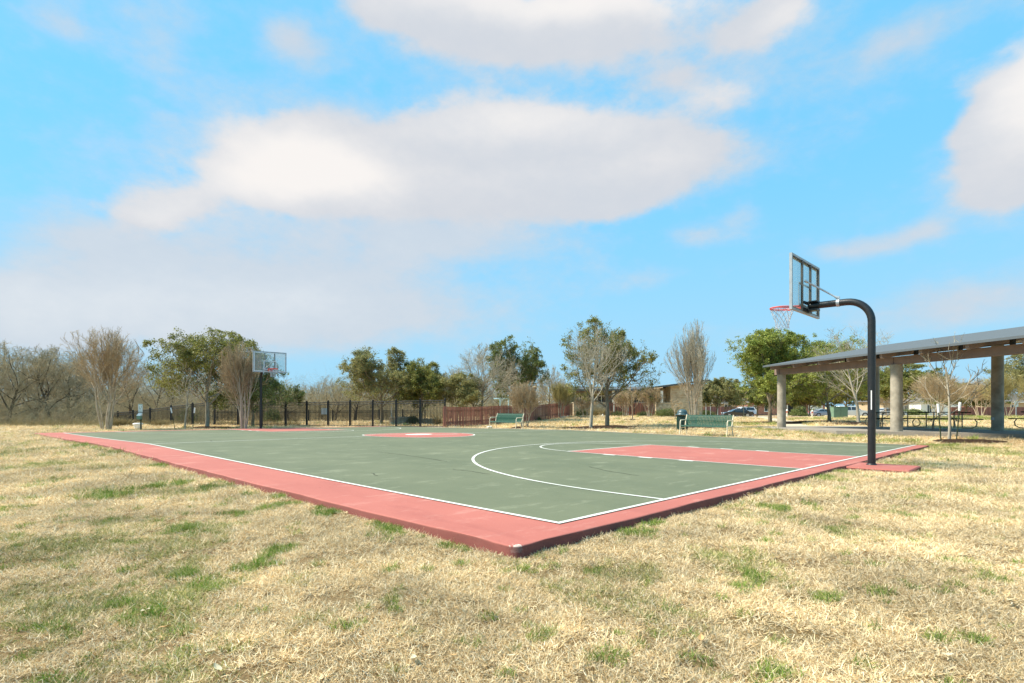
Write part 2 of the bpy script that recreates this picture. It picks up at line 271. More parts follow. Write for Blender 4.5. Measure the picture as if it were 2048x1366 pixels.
class MB:
    """collects boxes, tubes, lathes and prisms into one mesh"""
    def __init__(s): s.v = []; s.f = []; s.sm = []
    def add(s, vs, fs, smooth=False):
        n = len(s.v); s.v += [tuple(p) for p in vs]; s.f += [tuple(n+i for i in f) for f in fs]; s.sm += [smooth]*len(fs); return s
    def box(s, lo, hi, rot=None, at=(0,0,0)):
        (x0,y0,z0),(x1,y1,z1) = lo, hi
        vs = [Vector(p) for p in ((x0,y0,z0),(x1,y0,z0),(x1,y1,z0),(x0,y1,z0),(x0,y0,z1),(x1,y0,z1),(x1,y1,z1),(x0,y1,z1))]
        if rot is not None: vs = [rot @ p for p in vs]
        vs = [p+Vector(at) for p in vs]
        return s.add(vs, [(0,3,2,1),(4,5,6,7),(0,1,5,4),(1,2,6,5),(2,3,7,6),(3,0,4,7)])
    def rbox(s, lo, hi, r=.01):
        """box with chamfered vertical and top edges"""
        (x0,y0,z0),(x1,y1,z1) = lo, hi
        rings = [(z0, r, 0), (z1-r, r, 0), (z1, r, r)]
        vs = []
        for z, c, i in rings:
            a,b,cx,d = x0+i, x1-i, y0+i, y1-i
            vs += [(a+c,cx,z),(b-c,cx,z),(b,cx+c,z),(b,d-c,z),(b-c,d,z),(a+c,d,z),(a,d-c,z),(a,cx+c,z)]
        fs = [tuple(range(7,-1,-1)), tuple(range(16,24))]
        for k in (0,8):
            for i in range(8): fs.append((k+i, k+(i+1)%8, k+8+(i+1)%8, k+8+i))
        return s.add(vs, fs)
    def tube(s, pts, r, n=10, closed=False, cap=True):
        pts = [Vector(p) for p in pts]; rs = r if isinstance(r, (list, tuple)) else [r]*len(pts); vs = []; fs = []
        m = len(pts); up = None
        for i, p in enumerate(pts):
            if closed: t = pts[(i+1)%m]-pts[i-1]
            else: t = pts[min(i+1,m-1)]-pts[max(i-1,0)]
            t.normalize()
            if up is None: up = Vector((0,0,1)) if abs(t.z) < .9 else Vector((1,0,0))
            a = up-t*up.dot(t); a.normalize(); up = a; b = t.cross(a)
            for k in range(n):
                an = 2*math.pi*k/n; vs.append(p+(a*math.cos(an)+b*math.sin(an))*rs[i])
        for i in range(m if closed else m-1):
            j = (i+1)%m
            for k in range(n): fs.append((i*n+k, i*n+(k+1)%n, j*n+(k+1)%n, j*n+k))
        s.add(vs, fs, True)
        if cap and not closed: s.add([vs[k] for k in range(n)], [tuple(range(n-1,-1,-1))]); s.add([vs[(m-1)*n+k] for k in range(n)], [tuple(range(n))])
        return s
    def lathe(s, prof, n=20, at=(0,0,0)):
        vs = []; fs = []
        for r, z in prof:
            for k in range(n): an = 2*math.pi*k/n; vs.append((at[0]+r*math.cos(an), at[1]+r*math.sin(an), at[2]+z))
        for i in range(len(prof)-1):
            for k in range(n): fs.append((i*n+k, i*n+(k+1)%n, (i+1)*n+(k+1)%n, (i+1)*n+k))
        s.add(vs, fs, True)
        s.add([vs[k] for k in range(n)], [tuple(range(n-1,-1,-1))]); s.add([vs[(len(prof)-1)*n+k] for k in range(n)], [tuple(range(n))]); return s
    def prism(s, poly, t0, t1, axis='y'):
        """polygon in the xz plane swept along y (or yz along x)"""
        n = len(poly)
        P = lambda p, t: (p[0], t, p[1]) if axis == 'y' else (t, p[0], p[1])
        vs = [P(p, t0) for p in poly]+[P(p, t1) for p in poly]
        return s.add(vs, [tuple(range(n-1,-1,-1)), tuple(range(n,2*n))]+[(i, (i+1)%n, n+(i+1)%n, n+i) for i in range(n)])
    def build(s, name, m, parent=None):
        me = bpy.data.meshes.new(name); me.from_pydata(s.v, [], s.f); me.polygons.foreach_set('use_smooth', s.sm); me.update()
        bm = bmesh.new(); bm.from_mesh(me); bmesh.ops.recalc_face_normals(bm, faces=bm.faces); bm.to_mesh(me); bm.free()
        return link(name, me, m, parent)
def copy_tree(o, parent=None):
    c = o.copy(); COL.link(c)
    if parent is not None: c.parent = parent
    for ch in list(o.children): copy_tree(ch, c)
    return c

# ---------------------------------------------------------------- the court surface and the lie of the land
OX, OY, YAW = .4554, 5.4677, .7984; CY, SY = math.cos(YAW), math.sin(YAW)
CW, CL = 18.72, 29.87; R3, KW, GV, CR, FR, CY3 = 7.32, 2.10, 5.72, 2.2, 2.05, .74
UE, VE0, VE1, UE1 = .95, .34, 1.0, .22          # red apron widths: near sideline, near baseline, far baseline, far sideline
def courtZ(u, v):
    m = .5*((v-CL/2)+np.sqrt((v-CL/2)**2+.6))
    return -.0092*u+.0102*v-.0284*m+.0132*u*(CW-u)*4/CW**2-.076*v*(CL-v)*4/CL**2+.0000
def to_uv(x, y): dx = x-OX; dy = y-OY; return dx*CY+dy*SY, -dx*SY+dy*CY
def from_uv(u, v): return OX+u*CY-v*SY, OY+u*SY+v*CY
CP = np.array([(-30,22,-.22),(-26,30,-.27),(-20,34,-.30),(-60,30,-.5),(-14,42,-.40),(-5,41,-.38),(-22,60,-.55),(-8,60,-.5),(-50,60,-.7),(2,44,-.25),(4,38,-.26),(7,58,.06),(12,60,.08),(16,60,.03),(21,60,-.1),
  (8,34,-.27),(12,31,-.22),(19.8,43,-.2),(24,43,-.12),(23.4,38,-.08),(16,31,-.12),(17,22,-.14),(30,26,-.1),(26,14,-.1),(40,40,-.12),(33,57,-.08),(56,70,-.1),(50,60,0),(25,75,-.35),(34,92,-.8),(60,97,-.85),(80,97,-.8),(45,120,-.9),(90,120,-.9),(20,100,-.6),(0,100,-.6),
  (-40,110,-.8),(0,200,-1),(200,200,-1),(-200,200,-1),(200,50,-.5),(-200,40,-.8),(0,600,-1),(-12,0,-.12),(12,-6,-.1),(0,-20,-.1),(-60,-60,-.3),(60,-60,-.1)], float)
def smooth(t): t = np.clip(t, 0, 1); return t*t*(3-2*t)
def gz(x, y):
    x = np.asarray(x, float); y = np.asarray(y, float)
    d2 = (x[..., None]-CP[:,0])**2+(y[..., None]-CP[:,1])**2+4.
    w = 1/d2**1.6; base = (w*CP[:,2]).sum(-1)/w.sum(-1)
    u, v = to_uv(x, y); uc = np.clip(u, -UE, CW+UE1); vc = np.clip(v, -VE0, CL+VE1)
    d = np.hypot(u-uc, v-vc); s = smooth(d/7)
    z = (1-s)*(courtZ(uc, vc)-.095)+s*base
    near = smooth((30-np.hypot(x, y))/20)
    z = z+near*(.010*np.sin(x*1.7+y*.9)+.008*np.sin(x*3.9-y*2.7+1)+.005*np.sin(x*7.1+y*6.3))
    return z
def gz1(x, y): return float(gz(np.array([x]), np.array([y]))[0])
def AT(px, D, dz=0.):
    """a spot on the ground, from its bearing in the photograph and its distance"""
    x = (px-1024)/F*D; return (x, D, gz1(x, D)+dz)
def GP(px, py, h=-.1):
    D = F*(CAMZ-h)/(py-HZ); return ((px-1024)/F*D, D)

# ground sheet
def make_ground():
    ys = [-40,-20,-10,-5,-2,-.5]; y = 0.3
    while y < 12: ys.append(y); y += .12
    while y < 700: ys.append(y); y *= 1.025
    xs = []; x = 0
    st = .12
    while x < 8: xs.append(x); x += st
    while x < 700: xs.append(x); x *= 1.03
    xs = np.array(sorted(set([-a for a in xs]+xs))); ys = np.array(ys)
    X, Y = np.meshgrid(xs, ys); Z = gz(X, Y)
    v = np.stack([X.ravel(), Y.ravel(), Z.ravel()], 1); nx = len(xs)
    i = np.arange(len(ys)-1)[:,None]*nx+np.arange(nx-1)[None,:]
    f = np.stack([i, i+1, i+nx+1, i+nx], -1).reshape(-1, 4)
    return npmesh('ground', v, f, True)
def ground_material():
    m = bpy.data.materials.new('lawn'); m.use_nodes = True; nt = m.node_tree; N = nt.nodes.new; Lk = nt.links.new
    b = nt.nodes['Principled BSDF']; b.inputs['Roughness'].default_value = .95; b.inputs['Specular IOR Level'].default_value = .1
    g = N('ShaderNodeNewGeometry')
    def nz(sc, det, rg, lo, hi, vs=(1,1,1), off=(0,0,0)):
        mp = N('ShaderNodeMapping'); mp.inputs['Scale'].default_value = vs; mp.inputs['Location'].default_value = off; Lk(g.outputs['Position'], mp.inputs[0])
        n = N('ShaderNodeTexNoise'); n.inputs['Scale'].default_value = sc; n.inputs['Detail'].default_value = det; n.inputs['Roughness'].default_value = rg; Lk(mp.outputs[0], n.inputs['Vector'])
        r = N('ShaderNodeMapRange'); r.inputs['From Min'].default_value = lo; r.inputs['From Max'].default_value = hi; Lk(n.outputs['Fac'], r.inputs[0]); return r.outputs[0]
    def mix(f, a, c, s=1.):
        x = N('ShaderNodeMixRGB'); mm = N('ShaderNodeMath'); mm.operation = 'MULTIPLY'; mm.inputs[1].default_value = s; Lk(f, mm.inputs[0]); Lk(mm.outputs[0], x.inputs[0])
        for k, q in ((1,a),(2,c)):
            if isinstance(q, tuple): x.inputs[k].default_value = (*q,1)
            else: Lk(q, x.inputs[k])
        return x.outputs[0]
    o = mix(nz(.5, 6, .6, .35, .65), (.62,.45,.22), (.54,.38,.18))
    o = mix(nz(2.5, 6, .7, .4, .7), o, (.72,.56,.30), .6)
    o = mix(nz(9, 6, .75, .48, .62), o, (.27,.19,.09), .55)
    o = mix(nz(.22, 5, .6, .53, .66, (1,1.7,1), (5,8,0)), o, (.27,.27,.06), .6)
    o = mix(nz(.9, 6, .7, .60, .72, (1,1.5,1), (1,3,0)), o, (.22,.26,.05), .7)
    # ground mixed towards dark brown, strongest round the near corner of the court
    ds = N('ShaderNodeVectorMath'); ds.operation = 'DISTANCE'; ds.inputs[1].default_value = (0, 3, 0); Lk(g.outputs['Position'], ds.inputs[0])
    dm = N('ShaderNodeMapRange'); dm.inputs['From Min'].default_value = 5; dm.inputs['From Max'].default_value = 16; dm.inputs['To Min'].default_value = .75; dm.inputs['To Max'].default_value = 0; Lk(ds.outputs['Value'], dm.inputs[0])
    o = mix(dm.outputs[0], o, (.17,.105,.05))
    Lk(o, b.inputs['Base Color'])
    bp = N('ShaderNodeBump'); bp.inputs['Strength'].default_value = 1; bp.inputs['Distance'].default_value = .05
    n2 = N('ShaderNodeTexNoise'); n2.inputs['Scale'].default_value = 14; n2.inputs['Detail'].default_value = 8; n2.inputs['Roughness'].default_value = .75; Lk(g.outputs['Position'], n2.inputs['Vector']); Lk(n2.outputs['Fac'], bp.inputs['Height']); Lk(bp.outputs[0], b.inputs['Normal'])
    return m
tag(link('ground', make_ground(), ground_material()), kind='structure')

def sheet(name, xy_lines, m, dz=.004, zf=None, thick=0):
    """a strip following the ground: list of (left, right) xy pairs"""
    v = []; f = []
    NC = 5
    for a, b_ in xy_lines:
        for k in range(NC):
            x = a[0]+(b_[0]-a[0])*k/(NC-1); y = a[1]+(b_[1]-a[1])*k/(NC-1); v.append((x, y, gz1(x, y)+dz))
    for i in range(len(xy_lines)-1):
        for k in range(NC-1): q = i*NC+k; f.append((q, q+1, q+NC+1, q+NC))
    return tag(link(name, npmesh(name, v, f, True), m), kind='structure')
PATHS = []
def path(name, pts, width, m, dz=.012):
    P = []
    for i in range(len(pts)-1):
        a, b_ = np.array(pts[i], float), np.array(pts[i+1], float); n = max(2, int(np.linalg.norm(b_-a)/.7))
        for k in range(n): P.append(a+(b_-a)*k/n)
    P.append(np.array(pts[-1], float)); P = np.array(P)
    for _ in range(3): P[1:-1] = (P[:-2]+2*P[1:-1]+P[2:])/4
    T = np.gradient(P, axis=0); T /= np.linalg.norm(T, axis=1)[:,None]; Nn = np.stack([-T[:,1], T[:,0]], 1)*width/2; PATHS.append((P, width/2))
    return sheet(name, [((p-n), (p+n)) for p, n in zip(P, Nn)], m, dz)

# court slab
def court_slab():
    def axis(a, b_):
        s = [a+t for t in (0,.03,.07,.12,.18,.25,.35,.5)]; e = [b_-t for t in (0,.03,.07,.12,.18,.25,.35,.5)]
        n = int((b_-a-1)/.3); return np.array(sorted(s+e+list(np.linspace(a+.5, b_-.5, n)[1:-1])))
    us, vs = axis(-UE, CW+UE1), axis(-VE0, CL+VE1)
    U, V = np.meshgrid(us, vs); r = .09
    # round the corners
    for su, cu in ((-1, us[0]+r), (1, us[-1]-r)):
        for sv, cv in ((-1, vs[0]+r), (1, vs[-1]-r)):
            du = (U-cu)*su; dv = (V-cv)*sv; m = (du > 0) & (dv > 0); L = np.hypot(du, dv)+1e-9; mx = np.maximum(du, dv)
            k = np.where(m, mx/L, 1); U = np.where(m, cu+du*k*su, U); V = np.where(m, cv+dv*k*sv, V)
    nx, ny = len(us), len(vs); Z = courtZ(U, V)
    v = [np.stack([U.ravel(), V.ravel(), Z.ravel()], 1)]
    i = np.arange(ny-1)[:,None]*nx+np.arange(nx-1)[None,:]
    f = [np.stack([i, i+1, i+nx+1, i+nx], -1).reshape(-1,4)]
    loop = [k for k in range(nx)]+[k*nx+nx-1 for k in range(1,ny)]+[(ny-1)*nx+k for k in range(nx-2,-1,-1)]+[k*nx for k in range(ny-2,0,-1)]
    B = v[0][loop]; T = np.roll(B,-1,0)-np.roll(B,1,0); Nn = np.stack([T[:,1], -T[:,0]],1); Nn /= np.linalg.norm(Nn,axis=1)[:,None]
    rs = np.random.RandomState(3); jit = rs.rand(len(B))*.012
    prev = np.array(loop); base = len(v[0])
    wob = .010*np.sin(B[:,0]*2.3+B[:,1]*1.9)+.007*np.sin(B[:,0]*7.1-B[:,1]*6.3+1); jit = jit+wob
    for off, dz in ((.006,-.003),(.012,-.014),(.016,-.07),(.034,-.12),(.05,-.28)):
        q = B.copy(); q[:,:2] += Nn*(off+jit*(1 if dz < -.05 else .7))[:,None]; q[:,2] += dz
        v.append(q); cur = base+np.arange(len(B)); base += len(B)
        f.append(np.stack([prev, cur, np.roll(cur,-1), np.roll(prev,-1)],1)); prev = cur
    return npmesh('court_slab', np.concatenate(v), np.concatenate(f), True)
def court_obj(name, me, m):
    o = link(name, me, m); o.location = (OX, OY, 0); o.rotation_euler = (0,0,YAW); return tag(o, kind='structure')
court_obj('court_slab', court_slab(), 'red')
class Sheet:
    def __init__(s, dz): s.v = []; s.f = []; s.dz = dz
    def grid(s, P):   # P: (n,m,2)
        P = np.asarray(P); n, m = P.shape[:2]; b0 = len(s.v)
        Z = courtZ(P[...,0], P[...,1])+s.dz
        s.v += [(a, b_, c) for a, b_, c in zip(P[...,0].ravel(), P[...,1].ravel(), Z.ravel())]
        for i in range(n-1):
            for j in range(m-1): q = b0+i*m+j; s.f.append((q, q+1, q+m+1, q+m))
    def rect(s, u0, v0, u1, v1, st=.3):
        us = np.linspace(u0, u1, max(2, int(abs(u1-u0)/st)+1)); vs = np.linspace(v0, v1, max(2, int(abs(v1-v0)/st)+1))
        U, V = np.meshgrid(us, vs); s.grid(np.stack([U, V], -1))
    def arc(s, cu, cv, r0, r1, a0, a1, n=96, nr=2):
        a = np.linspace(a0, a1, n); rr = np.linspace(r0, r1, nr)
        A, RR = np.meshgrid(a, rr, indexing='ij'); s.grid(np.stack([cu+RR*np.cos(A), cv+RR*np.sin(A)], -1))
    def build(s, name, m): court_obj(name, npmesh(name, s.v, s.f, True), m)
LW = .06
g = Sheet(.003); g.rect(0,0,CW,CL); g.build('court_surface', 'green')
k = Sheet(.006)
c0, c1 = CW/2-KW, CW/2+KW
k.rect(c0,0,c1,GV); k.rect(c0,CL-GV,c1,CL); k.arc(CW/2,CL/2,.001,CR,0,2*math.pi,nr=12)
k.build('painted_keys_and_centre_circle', 'red')
l = Sheet(.009)
h = LW/2
l.rect(-h,-h,CW+h,h); l.rect(-h,CL-h,CW+h,CL+h); l.rect(-h,h,h,CL-h); l.rect(CW-h,h,CW+h,CL-h)
l.rect(h,CL/2-h,CW/2-CR-h,CL/2+h); l.rect(CW/2+CR+h,CL/2-h,CW-h,CL/2+h)
l.arc(CW/2,CL/2,CR-h,CR+h,0,2*math.pi,160)
for s, v0 in ((1,0),(-1,CL)):
    V = lambda t: v0+s*t
    l.rect(c0-h,min(V(h),V(GV+h)),c0+h,max(V(h),V(GV+h))); l.rect(c1-h,min(V(h),V(GV+h)),c1+h,max(V(h),V(GV+h)))
    l.rect(c0+h,min(V(GV-h),V(GV+h)),c1-h,max(V(GV-h),V(GV+h)))
    l.arc(CW/2,V(GV+h),FR-h,FR+h,0.02*s,(math.pi-.02)*s,70)
    l.rect(CW/2-R3-h,min(V(h),V(CY3)),CW/2-R3+h,max(V(h),V(CY3))); l.rect(CW/2+R3-h,min(V(h),V(CY3)),CW/2+R3+h,max(V(h),V(CY3)))
    l.arc(CW/2,V(CY3),R3-h,R3+h,0,math.pi*s,140)
    for t in (2.35,3.35,4.35):
        for cc, sg in ((c0,-1),(c1,1)):
            a_, b_ = sorted((cc+sg*h, cc+sg*(h+.12))); q0, q1 = sorted((V(t-.17), V(t+.17))); l.rect(a_,q0,b_,q1)
l.build('court_lines', 'line')
# white emblem in the centre circle: a paw-like splash of five soft lobes
e_ = Sheet(.010)
def lobe(cu, cv, ru, rv, rot):
    a = np.linspace(0, 2*math.pi, 40); P = []
    for t in a:
        row = []
        for rr in np.linspace(0.02, 1, 5):
            x = ru*rr*math.cos(t); y = rv*rr*math.sin(t); row.append((CW/2+cu+x*math.cos(rot)-y*math.sin(rot), CL/2+cv+x*math.sin(rot)+y*math.cos(rot)))
        P.append(row)
    e_.grid(np.array(P))
lobe(.05,.1,.62,.5,.3)
e_.build('centre_emblem', 'line')
e2 = Sheet(.0125)
def stripe(pts, w):
    P = np.array(pts, float); T = np.gradient(P, axis=0); T /= np.linalg.norm(T,axis=1)[:,None]; n = np.stack([-T[:,1],T[:,0]],1)*w/2
    e2.grid(np.stack([P-n, P+n], 1)+np.array([CW/2, CL/2]))
tt = np.linspace(0,1,20)
stripe(np.stack([-1.55+3.0*tt, 1.25-1.9*tt+.25*np.sin(tt*6.28)],1), .12)
e2.build('centre_emblem_stripe', 'line')
ck = Sheet(.0065); e2 = ck
for pts in (((757,909),(800,914),(850,921),(905,930)),((905,945),(945,949),(985,956)),((742,954),(758,961)),((420,887),(426,892)),((1178,937),(1215,946),(1290,958))):
    P = []
    for (xa, ya), (xb, yb) in zip(pts, pts[1:]):
        for k in range(5):
            px, py = xa+(xb-xa)*k/5, ya+(yb-ya)*k/5; x, y = GP(px, py, -.06); P.append(to_uv(x, y))
    P = np.array(P)-np.array([CW/2, CL/2]); P = P+np.random.RandomState(len(P)).randn(*P.shape)*.012
    stripe(P, .016)
ck.build('hairline_cracks', 'crack')
# pole pad on the near baseline, and its twin at the far end inside the apron
def pad():
    u0,u1,v0,v1 = 8.66,9.86,-1.44,-.30
    us = np.linspace(u0,u1,9); vs = np.linspace(v0,v1,9); b = MB()
    z = float(courtZ(9.3,-.3))-.012
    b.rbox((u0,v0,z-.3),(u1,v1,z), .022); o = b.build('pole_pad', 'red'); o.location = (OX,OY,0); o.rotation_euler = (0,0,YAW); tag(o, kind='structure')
pad()

# ---------------------------------------------------------------- basketball hoops
def hoop(label, u, v, turn):
    """origin on the slab at the pole; +y points over the court"""
    x, y = from_uv(u, v); z = float(courtZ(u, max(-.3, min(v, CL+1))))-.012
    t = thing('basketball_hoop', label, 'basketball hoop', (x, y, z), YAW+turn, 'basketball hoops at the ends of the court')
    r = .073; ZA = 3.455; BV = 1.31; RB = .46
    pole = MB(); pts = [(0,0,0),(0,0,1),(0,0,2),(0,0,ZA-RB)]
    for i in range(1,11): a = i/10*math.pi/2; pts.append((0, RB*(1-math.cos(a)), ZA-RB+RB*math.sin(a)))
    pts += [(0,BV-.3,ZA),(0,BV-.11,ZA)]
    pole.tube(pts, r, 24); pole.lathe([(.10,0),(.10,.012),(.078,.03)], 24); p = pole.build('pole', 'black', t)
    lab = MB().box((-.075,-.02,1.15),(-.0735,.0,1.55)); lab.build('sticker', 'white', p)
    zb, zt, hw = 3.285, 4.485, .96
    fr = MB(); d0, d1 = BV-.055, BV
    for x0, x1, z0, z1 in ((-hw,hw,zb,zb+.045),(-hw,hw,zt-.045,zt),(-hw,-hw+.045,zb+.045,zt-.045),(hw-.045,hw,zb+.045,zt-.045)):
        fr.box((x0,d0,z0),(x1,d1,z1))
    f = fr.build('backboard_frame', 'alu', t)
    st = MB()
    for s in (-1,1):
        c = s*.285
        st.box((c-.028,d0-.012,zb+.046),(c+.028,d0+.028,zt-.046))
    st.build('stile', 'chan', f)
    inn = MB()
    for x0, x1, z0, z1 in ((-hw+.046,hw-.046,zb+.046,zb+.062),(-hw+.046,hw-.046,zt-.062,zt-.046),(-hw+.046,-hw+.062,zb+.063,zt-.063),(hw-.062,hw-.046,zb+.063,zt-.063)):
        inn.box((x0,d0+.004,z0),(x1,d1-.018,z1))
    inn.build('channel', 'chan', f)
    gl = MB().box((-hw+.0465,d1-.014,zb+.0465),(hw-.0465,d1-.004,zt-.0465)); gl_ = gl.build('glass_panel', 'glass', t)
    bl = MB(); e = .002; y0, y1 = d1-.0035, d1-.001
    def fbox(a, b_, c, d, w):
        bl.box((a,y0,c),(b_,y1,c+w)); bl.box((a,y0,d-w),(b_,y1,d)); bl.box((a,y0,c+w),(a+w,y1,d-w)); bl.box((b_-w,y0,c+w),(b_,y1,d-w))
    fbox(-.37,.37,zb+.16,zb+.68,.05); fbox(-hw+.05,hw-.05,zb+.05,zt-.05,.042)
    bl.build('painted_border', 'boardline', gl_)
    br = MB(); br.box((-.26,BV-.095,ZA-.13),(.26,BV-.068,ZA-.06)); br.box((-.26,BV-.095,ZA+.03),(.26,BV-.068,ZA+.09)); br.box((-.075,BV-.13,ZA-.16),(.075,BV-.096,ZA+.1)); br.box((-.11,BV-.30,ZA-.115),(.11,BV-.131,ZA-.075)); br.box((-.11,BV-.30,ZA+.075),(.11,BV-.131,ZA+.10))
    
    br.build('mount', 'black', t)
    for s in (-1,1):
        q = MB(); a = Vector((0,.62,ZA+.10)); b2 = Vector((s*.285,BV-.10,zb+.70))
        q.tube([a,a+(b2-a)*.08,a+(b2-a)*.1,a+(b2-a)*.9,a+(b2-a)*.92,b2], [.028,.028,.018,.018,.030,.030], 10); q.build('brace', 'steel', t)
    cl = MB(); cl.tube([(0,.59,ZA),(0,.65,ZA)], r+.008, 20); cl.box((-.02,.595,ZA+.06),(.02,.645,ZA+.14)); cl.build('clamp', 'steel', t)
    RV = BV+.47; RR = .25; RZ = 3.485
    rm = MB(); pts = [(RR*math.cos(a), RV+RR*math.sin(a), RZ) for a in [2*math.pi*i/40 for i in range(40)]]
    rm.tube(pts, .014, 8, True); rm.tube([(p[0],p[1],RZ-.035) for p in pts[21:39]]+[(pts[39][0],pts[39][1],RZ-.035)], .009, 6)
    rm.tube([(p[0]*.985,RV+(p[1]-RV)*.985,RZ-.026) for p in pts], .007, 6, True)
    rm.box((-.13,d1+.001,RZ-.11),(.13,d1+.014,RZ+.02)); 
    rm.prism([(-.13,RZ-.012),(.13,RZ-.012),(.13,RZ+.006),(-.13,RZ+.006)], d1+.0145, RV-RR*.86)
    for s in (-1,1): rm.add([(s*.11,d1+.015,RZ-.1),(s*.118,d1+.015,RZ-.1),(s*.118,d1+.015,RZ-.013),(s*.11,d1+.015,RZ-.013),(s*.11,RV-RR*.87,RZ-.013),(s*.118,RV-RR*.87,RZ-.013)], [(0,1,2,3),(3,2,5,4),(0,3,4),(1,5,2),(0,4,5,1)])
    ri = rm.build('rim', 'rim', t)
    nt = MB(); NN = 12; rows = [(0,.243,-.03),(1,.225,-.10),(2,.195,-.18),(3,.165,-.26),(4,.145,-.34),(5,.137,-.41),(6,.145,-.47)]
    rnd = random.Random(5)
    def P(i, k):
        _, rr, dz = rows[i]; a = 2*math.pi*(k+(.5 if i%2 else 0))/NN+.03*math.sin(i*2+k)
        sway = .012*i*.5; return (rr*math.cos(a)+sway*.6, RV+rr*math.sin(a)*1.0, RZ+dz+rnd.uniform(-.008,.008))
    G = [[P(i,k) for k in range(NN)] for i in range(len(rows))]
    for i in range(len(rows)-1):
        for k in range(NN):
            k2 = (k+1)%NN if i%2 else (k-1)%NN
            for kk in (k, k2):
                a, b2 = Vector(G[i][k]), Vector(G[i+1][kk]); mid = (a+b2)/2; mid.z -= .006
                nt.tube([a,mid,b2], .0052, 5, cap=False)
    nt.build('net', 'net', t)
    return t
hoop('near basketball hoop on a curved black pole at the right of the court', 9.42, -.66, 0)
hoop('far basketball hoop with clear backboard beside the crape myrtle, seen from the front', CW/2-.02, CL+.70, math.pi)

# ---------------------------------------------------------------- benches, bin, tables
def bench(label, u, v):
    x, y = from_uv(u, v); t = thing('park_bench', label, 'bench', (x, y, gz1(x,y)), YAW-math.pi/2, 'green slatted benches facing the court')
    # local: length along x, front towards -y
    S = 1.12; Lh = 1.0*S
    def slats(prof, name):
        b = MB(); n = 31
        for i in range(n):
            x0 = -Lh*.94+i*(Lh*1.88)/(n-1); w = .0275*S
            for k in range(len(prof)-1):
                (ya,za),(yb,zb) = prof[k], prof[k+1]; ny, nz = -(zb-za), (yb-ya); L = math.hypot(ny,nz); ny *= .007/L; nz *= .007/L
                b.add([(x0-w,ya*S,za*S),(x0+w,ya*S,za*S),(x0+w,yb*S,zb*S),(x0-w,yb*S,zb*S),(x0-w,ya*S+ny,za*S+nz),(x0+w,ya*S+ny,za*S+nz),(x0+w,yb*S+ny,zb*S+nz),(x0-w,yb*S+ny,zb*S+nz)],
                      [(0,3,2,1),(4,5,6,7),(0,1,5,4),(2,3,7,6),(1,2,6,5),(3,0,4,7)])
        for yy, zz in (prof[0], prof[-1]): b.tube([(-Lh*.96,yy*S,zz*S),(Lh*.96,yy*S,zz*S)], .016, 8)
        m = prof[len(prof)//2]; b.box((-Lh*.96,m[0]*S-.02,m[1]*S-.022),(Lh*.96,m[0]*S+.02,m[1]*S-.010))
        return b.build(name, 'bgreen', t)
    slats([(-.30,.395),(-.27,.43),(-.12,.435),(.05,.42),(.14,.415)], 'seat')
    slats([(.155,.43),(.19,.52),(.22,.64),(.27,.78),(.31,.85)], 'backrest')
    for s in (-1,1):
        X = s*Lh
        lg = MB(); lg.tube([(X,-.36*S,0),(X,-.29*S,.25*S),(X,-.28*S,.42*S)], .026, 10); lg.build('leg', 'cream', t)
        lg = MB(); lg.tube([(X,.27*S,0),(X,.19*S,.25*S),(X,.17*S,.42*S)], .024, 10); lg.build('leg', 'cream', t)
        ar = MB(); ar.tube([(X,-.28*S,.43*S),(X,-.27*S,.58*S),(X,-.22*S,.645*S),(X,.0,.655*S),(X,.22*S,.65*S)], .024, 10); ar.build('armrest', 'cream', t)
        bk = MB(); bk.tube([(X,.17*S,.43*S),(X,.22*S,.62*S),(X,.32*S,.87*S)], .026, 10); bk.tube([(X,-.27*S,.42*S),(X,.16*S,.41*S)], .022, 8); bk.tube([(X,-.29*S,.33*S),(X,.19*S,.33*S)], .012, 8); bk.build('side_frame', 'cream', t)
    return t
bench('green slatted bench with cream frame beside the dark trash can', 20.45, 8.15)
bench('green slatted bench with cream frame in front of the red-brown wooden fence', 19.9, 20.5)
def trash():
    p = AT(1364.5, 30.8); t = thing('trash_can', 'dark green slatted trash can with a domed lid behind the bench', 'trash can', p)
    b = MB(); b.lathe([(.25,.03),(.28,.05),(.28,.84),(.25,.85)], 24)
    b.build('liner', 'iron', t)
    s = MB()
    for i in range(22):
        a = 2*math.pi*i/22; M = Matrix.Rotation(a, 3, 'Z'); s.box((.286,-.026,.04),(.298,.026,.84), M)
    s.build('slats', 'can', t)
    for z in (.06,.82):
        q = MB(); q.tube([(.306*math.cos(2*math.pi*i/28), .306*math.sin(2*math.pi*i/28), z) for i in range(28)], .012, 6, True); q.build('band', 'can', t)
    l_ = MB(); l_.lathe([(.36,.885),(.365,.91),(.31,.93),(.28,.935),(.275,1.0),(.25,1.08),(.19,1.15),(.10,1.19),(.01,1.20)], 28); l_.build('lid', 'canlid', t)
    for i in range(4):
        a = i*math.pi/2+.5; q = MB(); q.tube([(.27*math.cos(a),.27*math.sin(a),.84),(.27*math.cos(a),.27*math.sin(a),.90)], .012, 6); q.build('lid_bracket', 'iron', t)
trash()
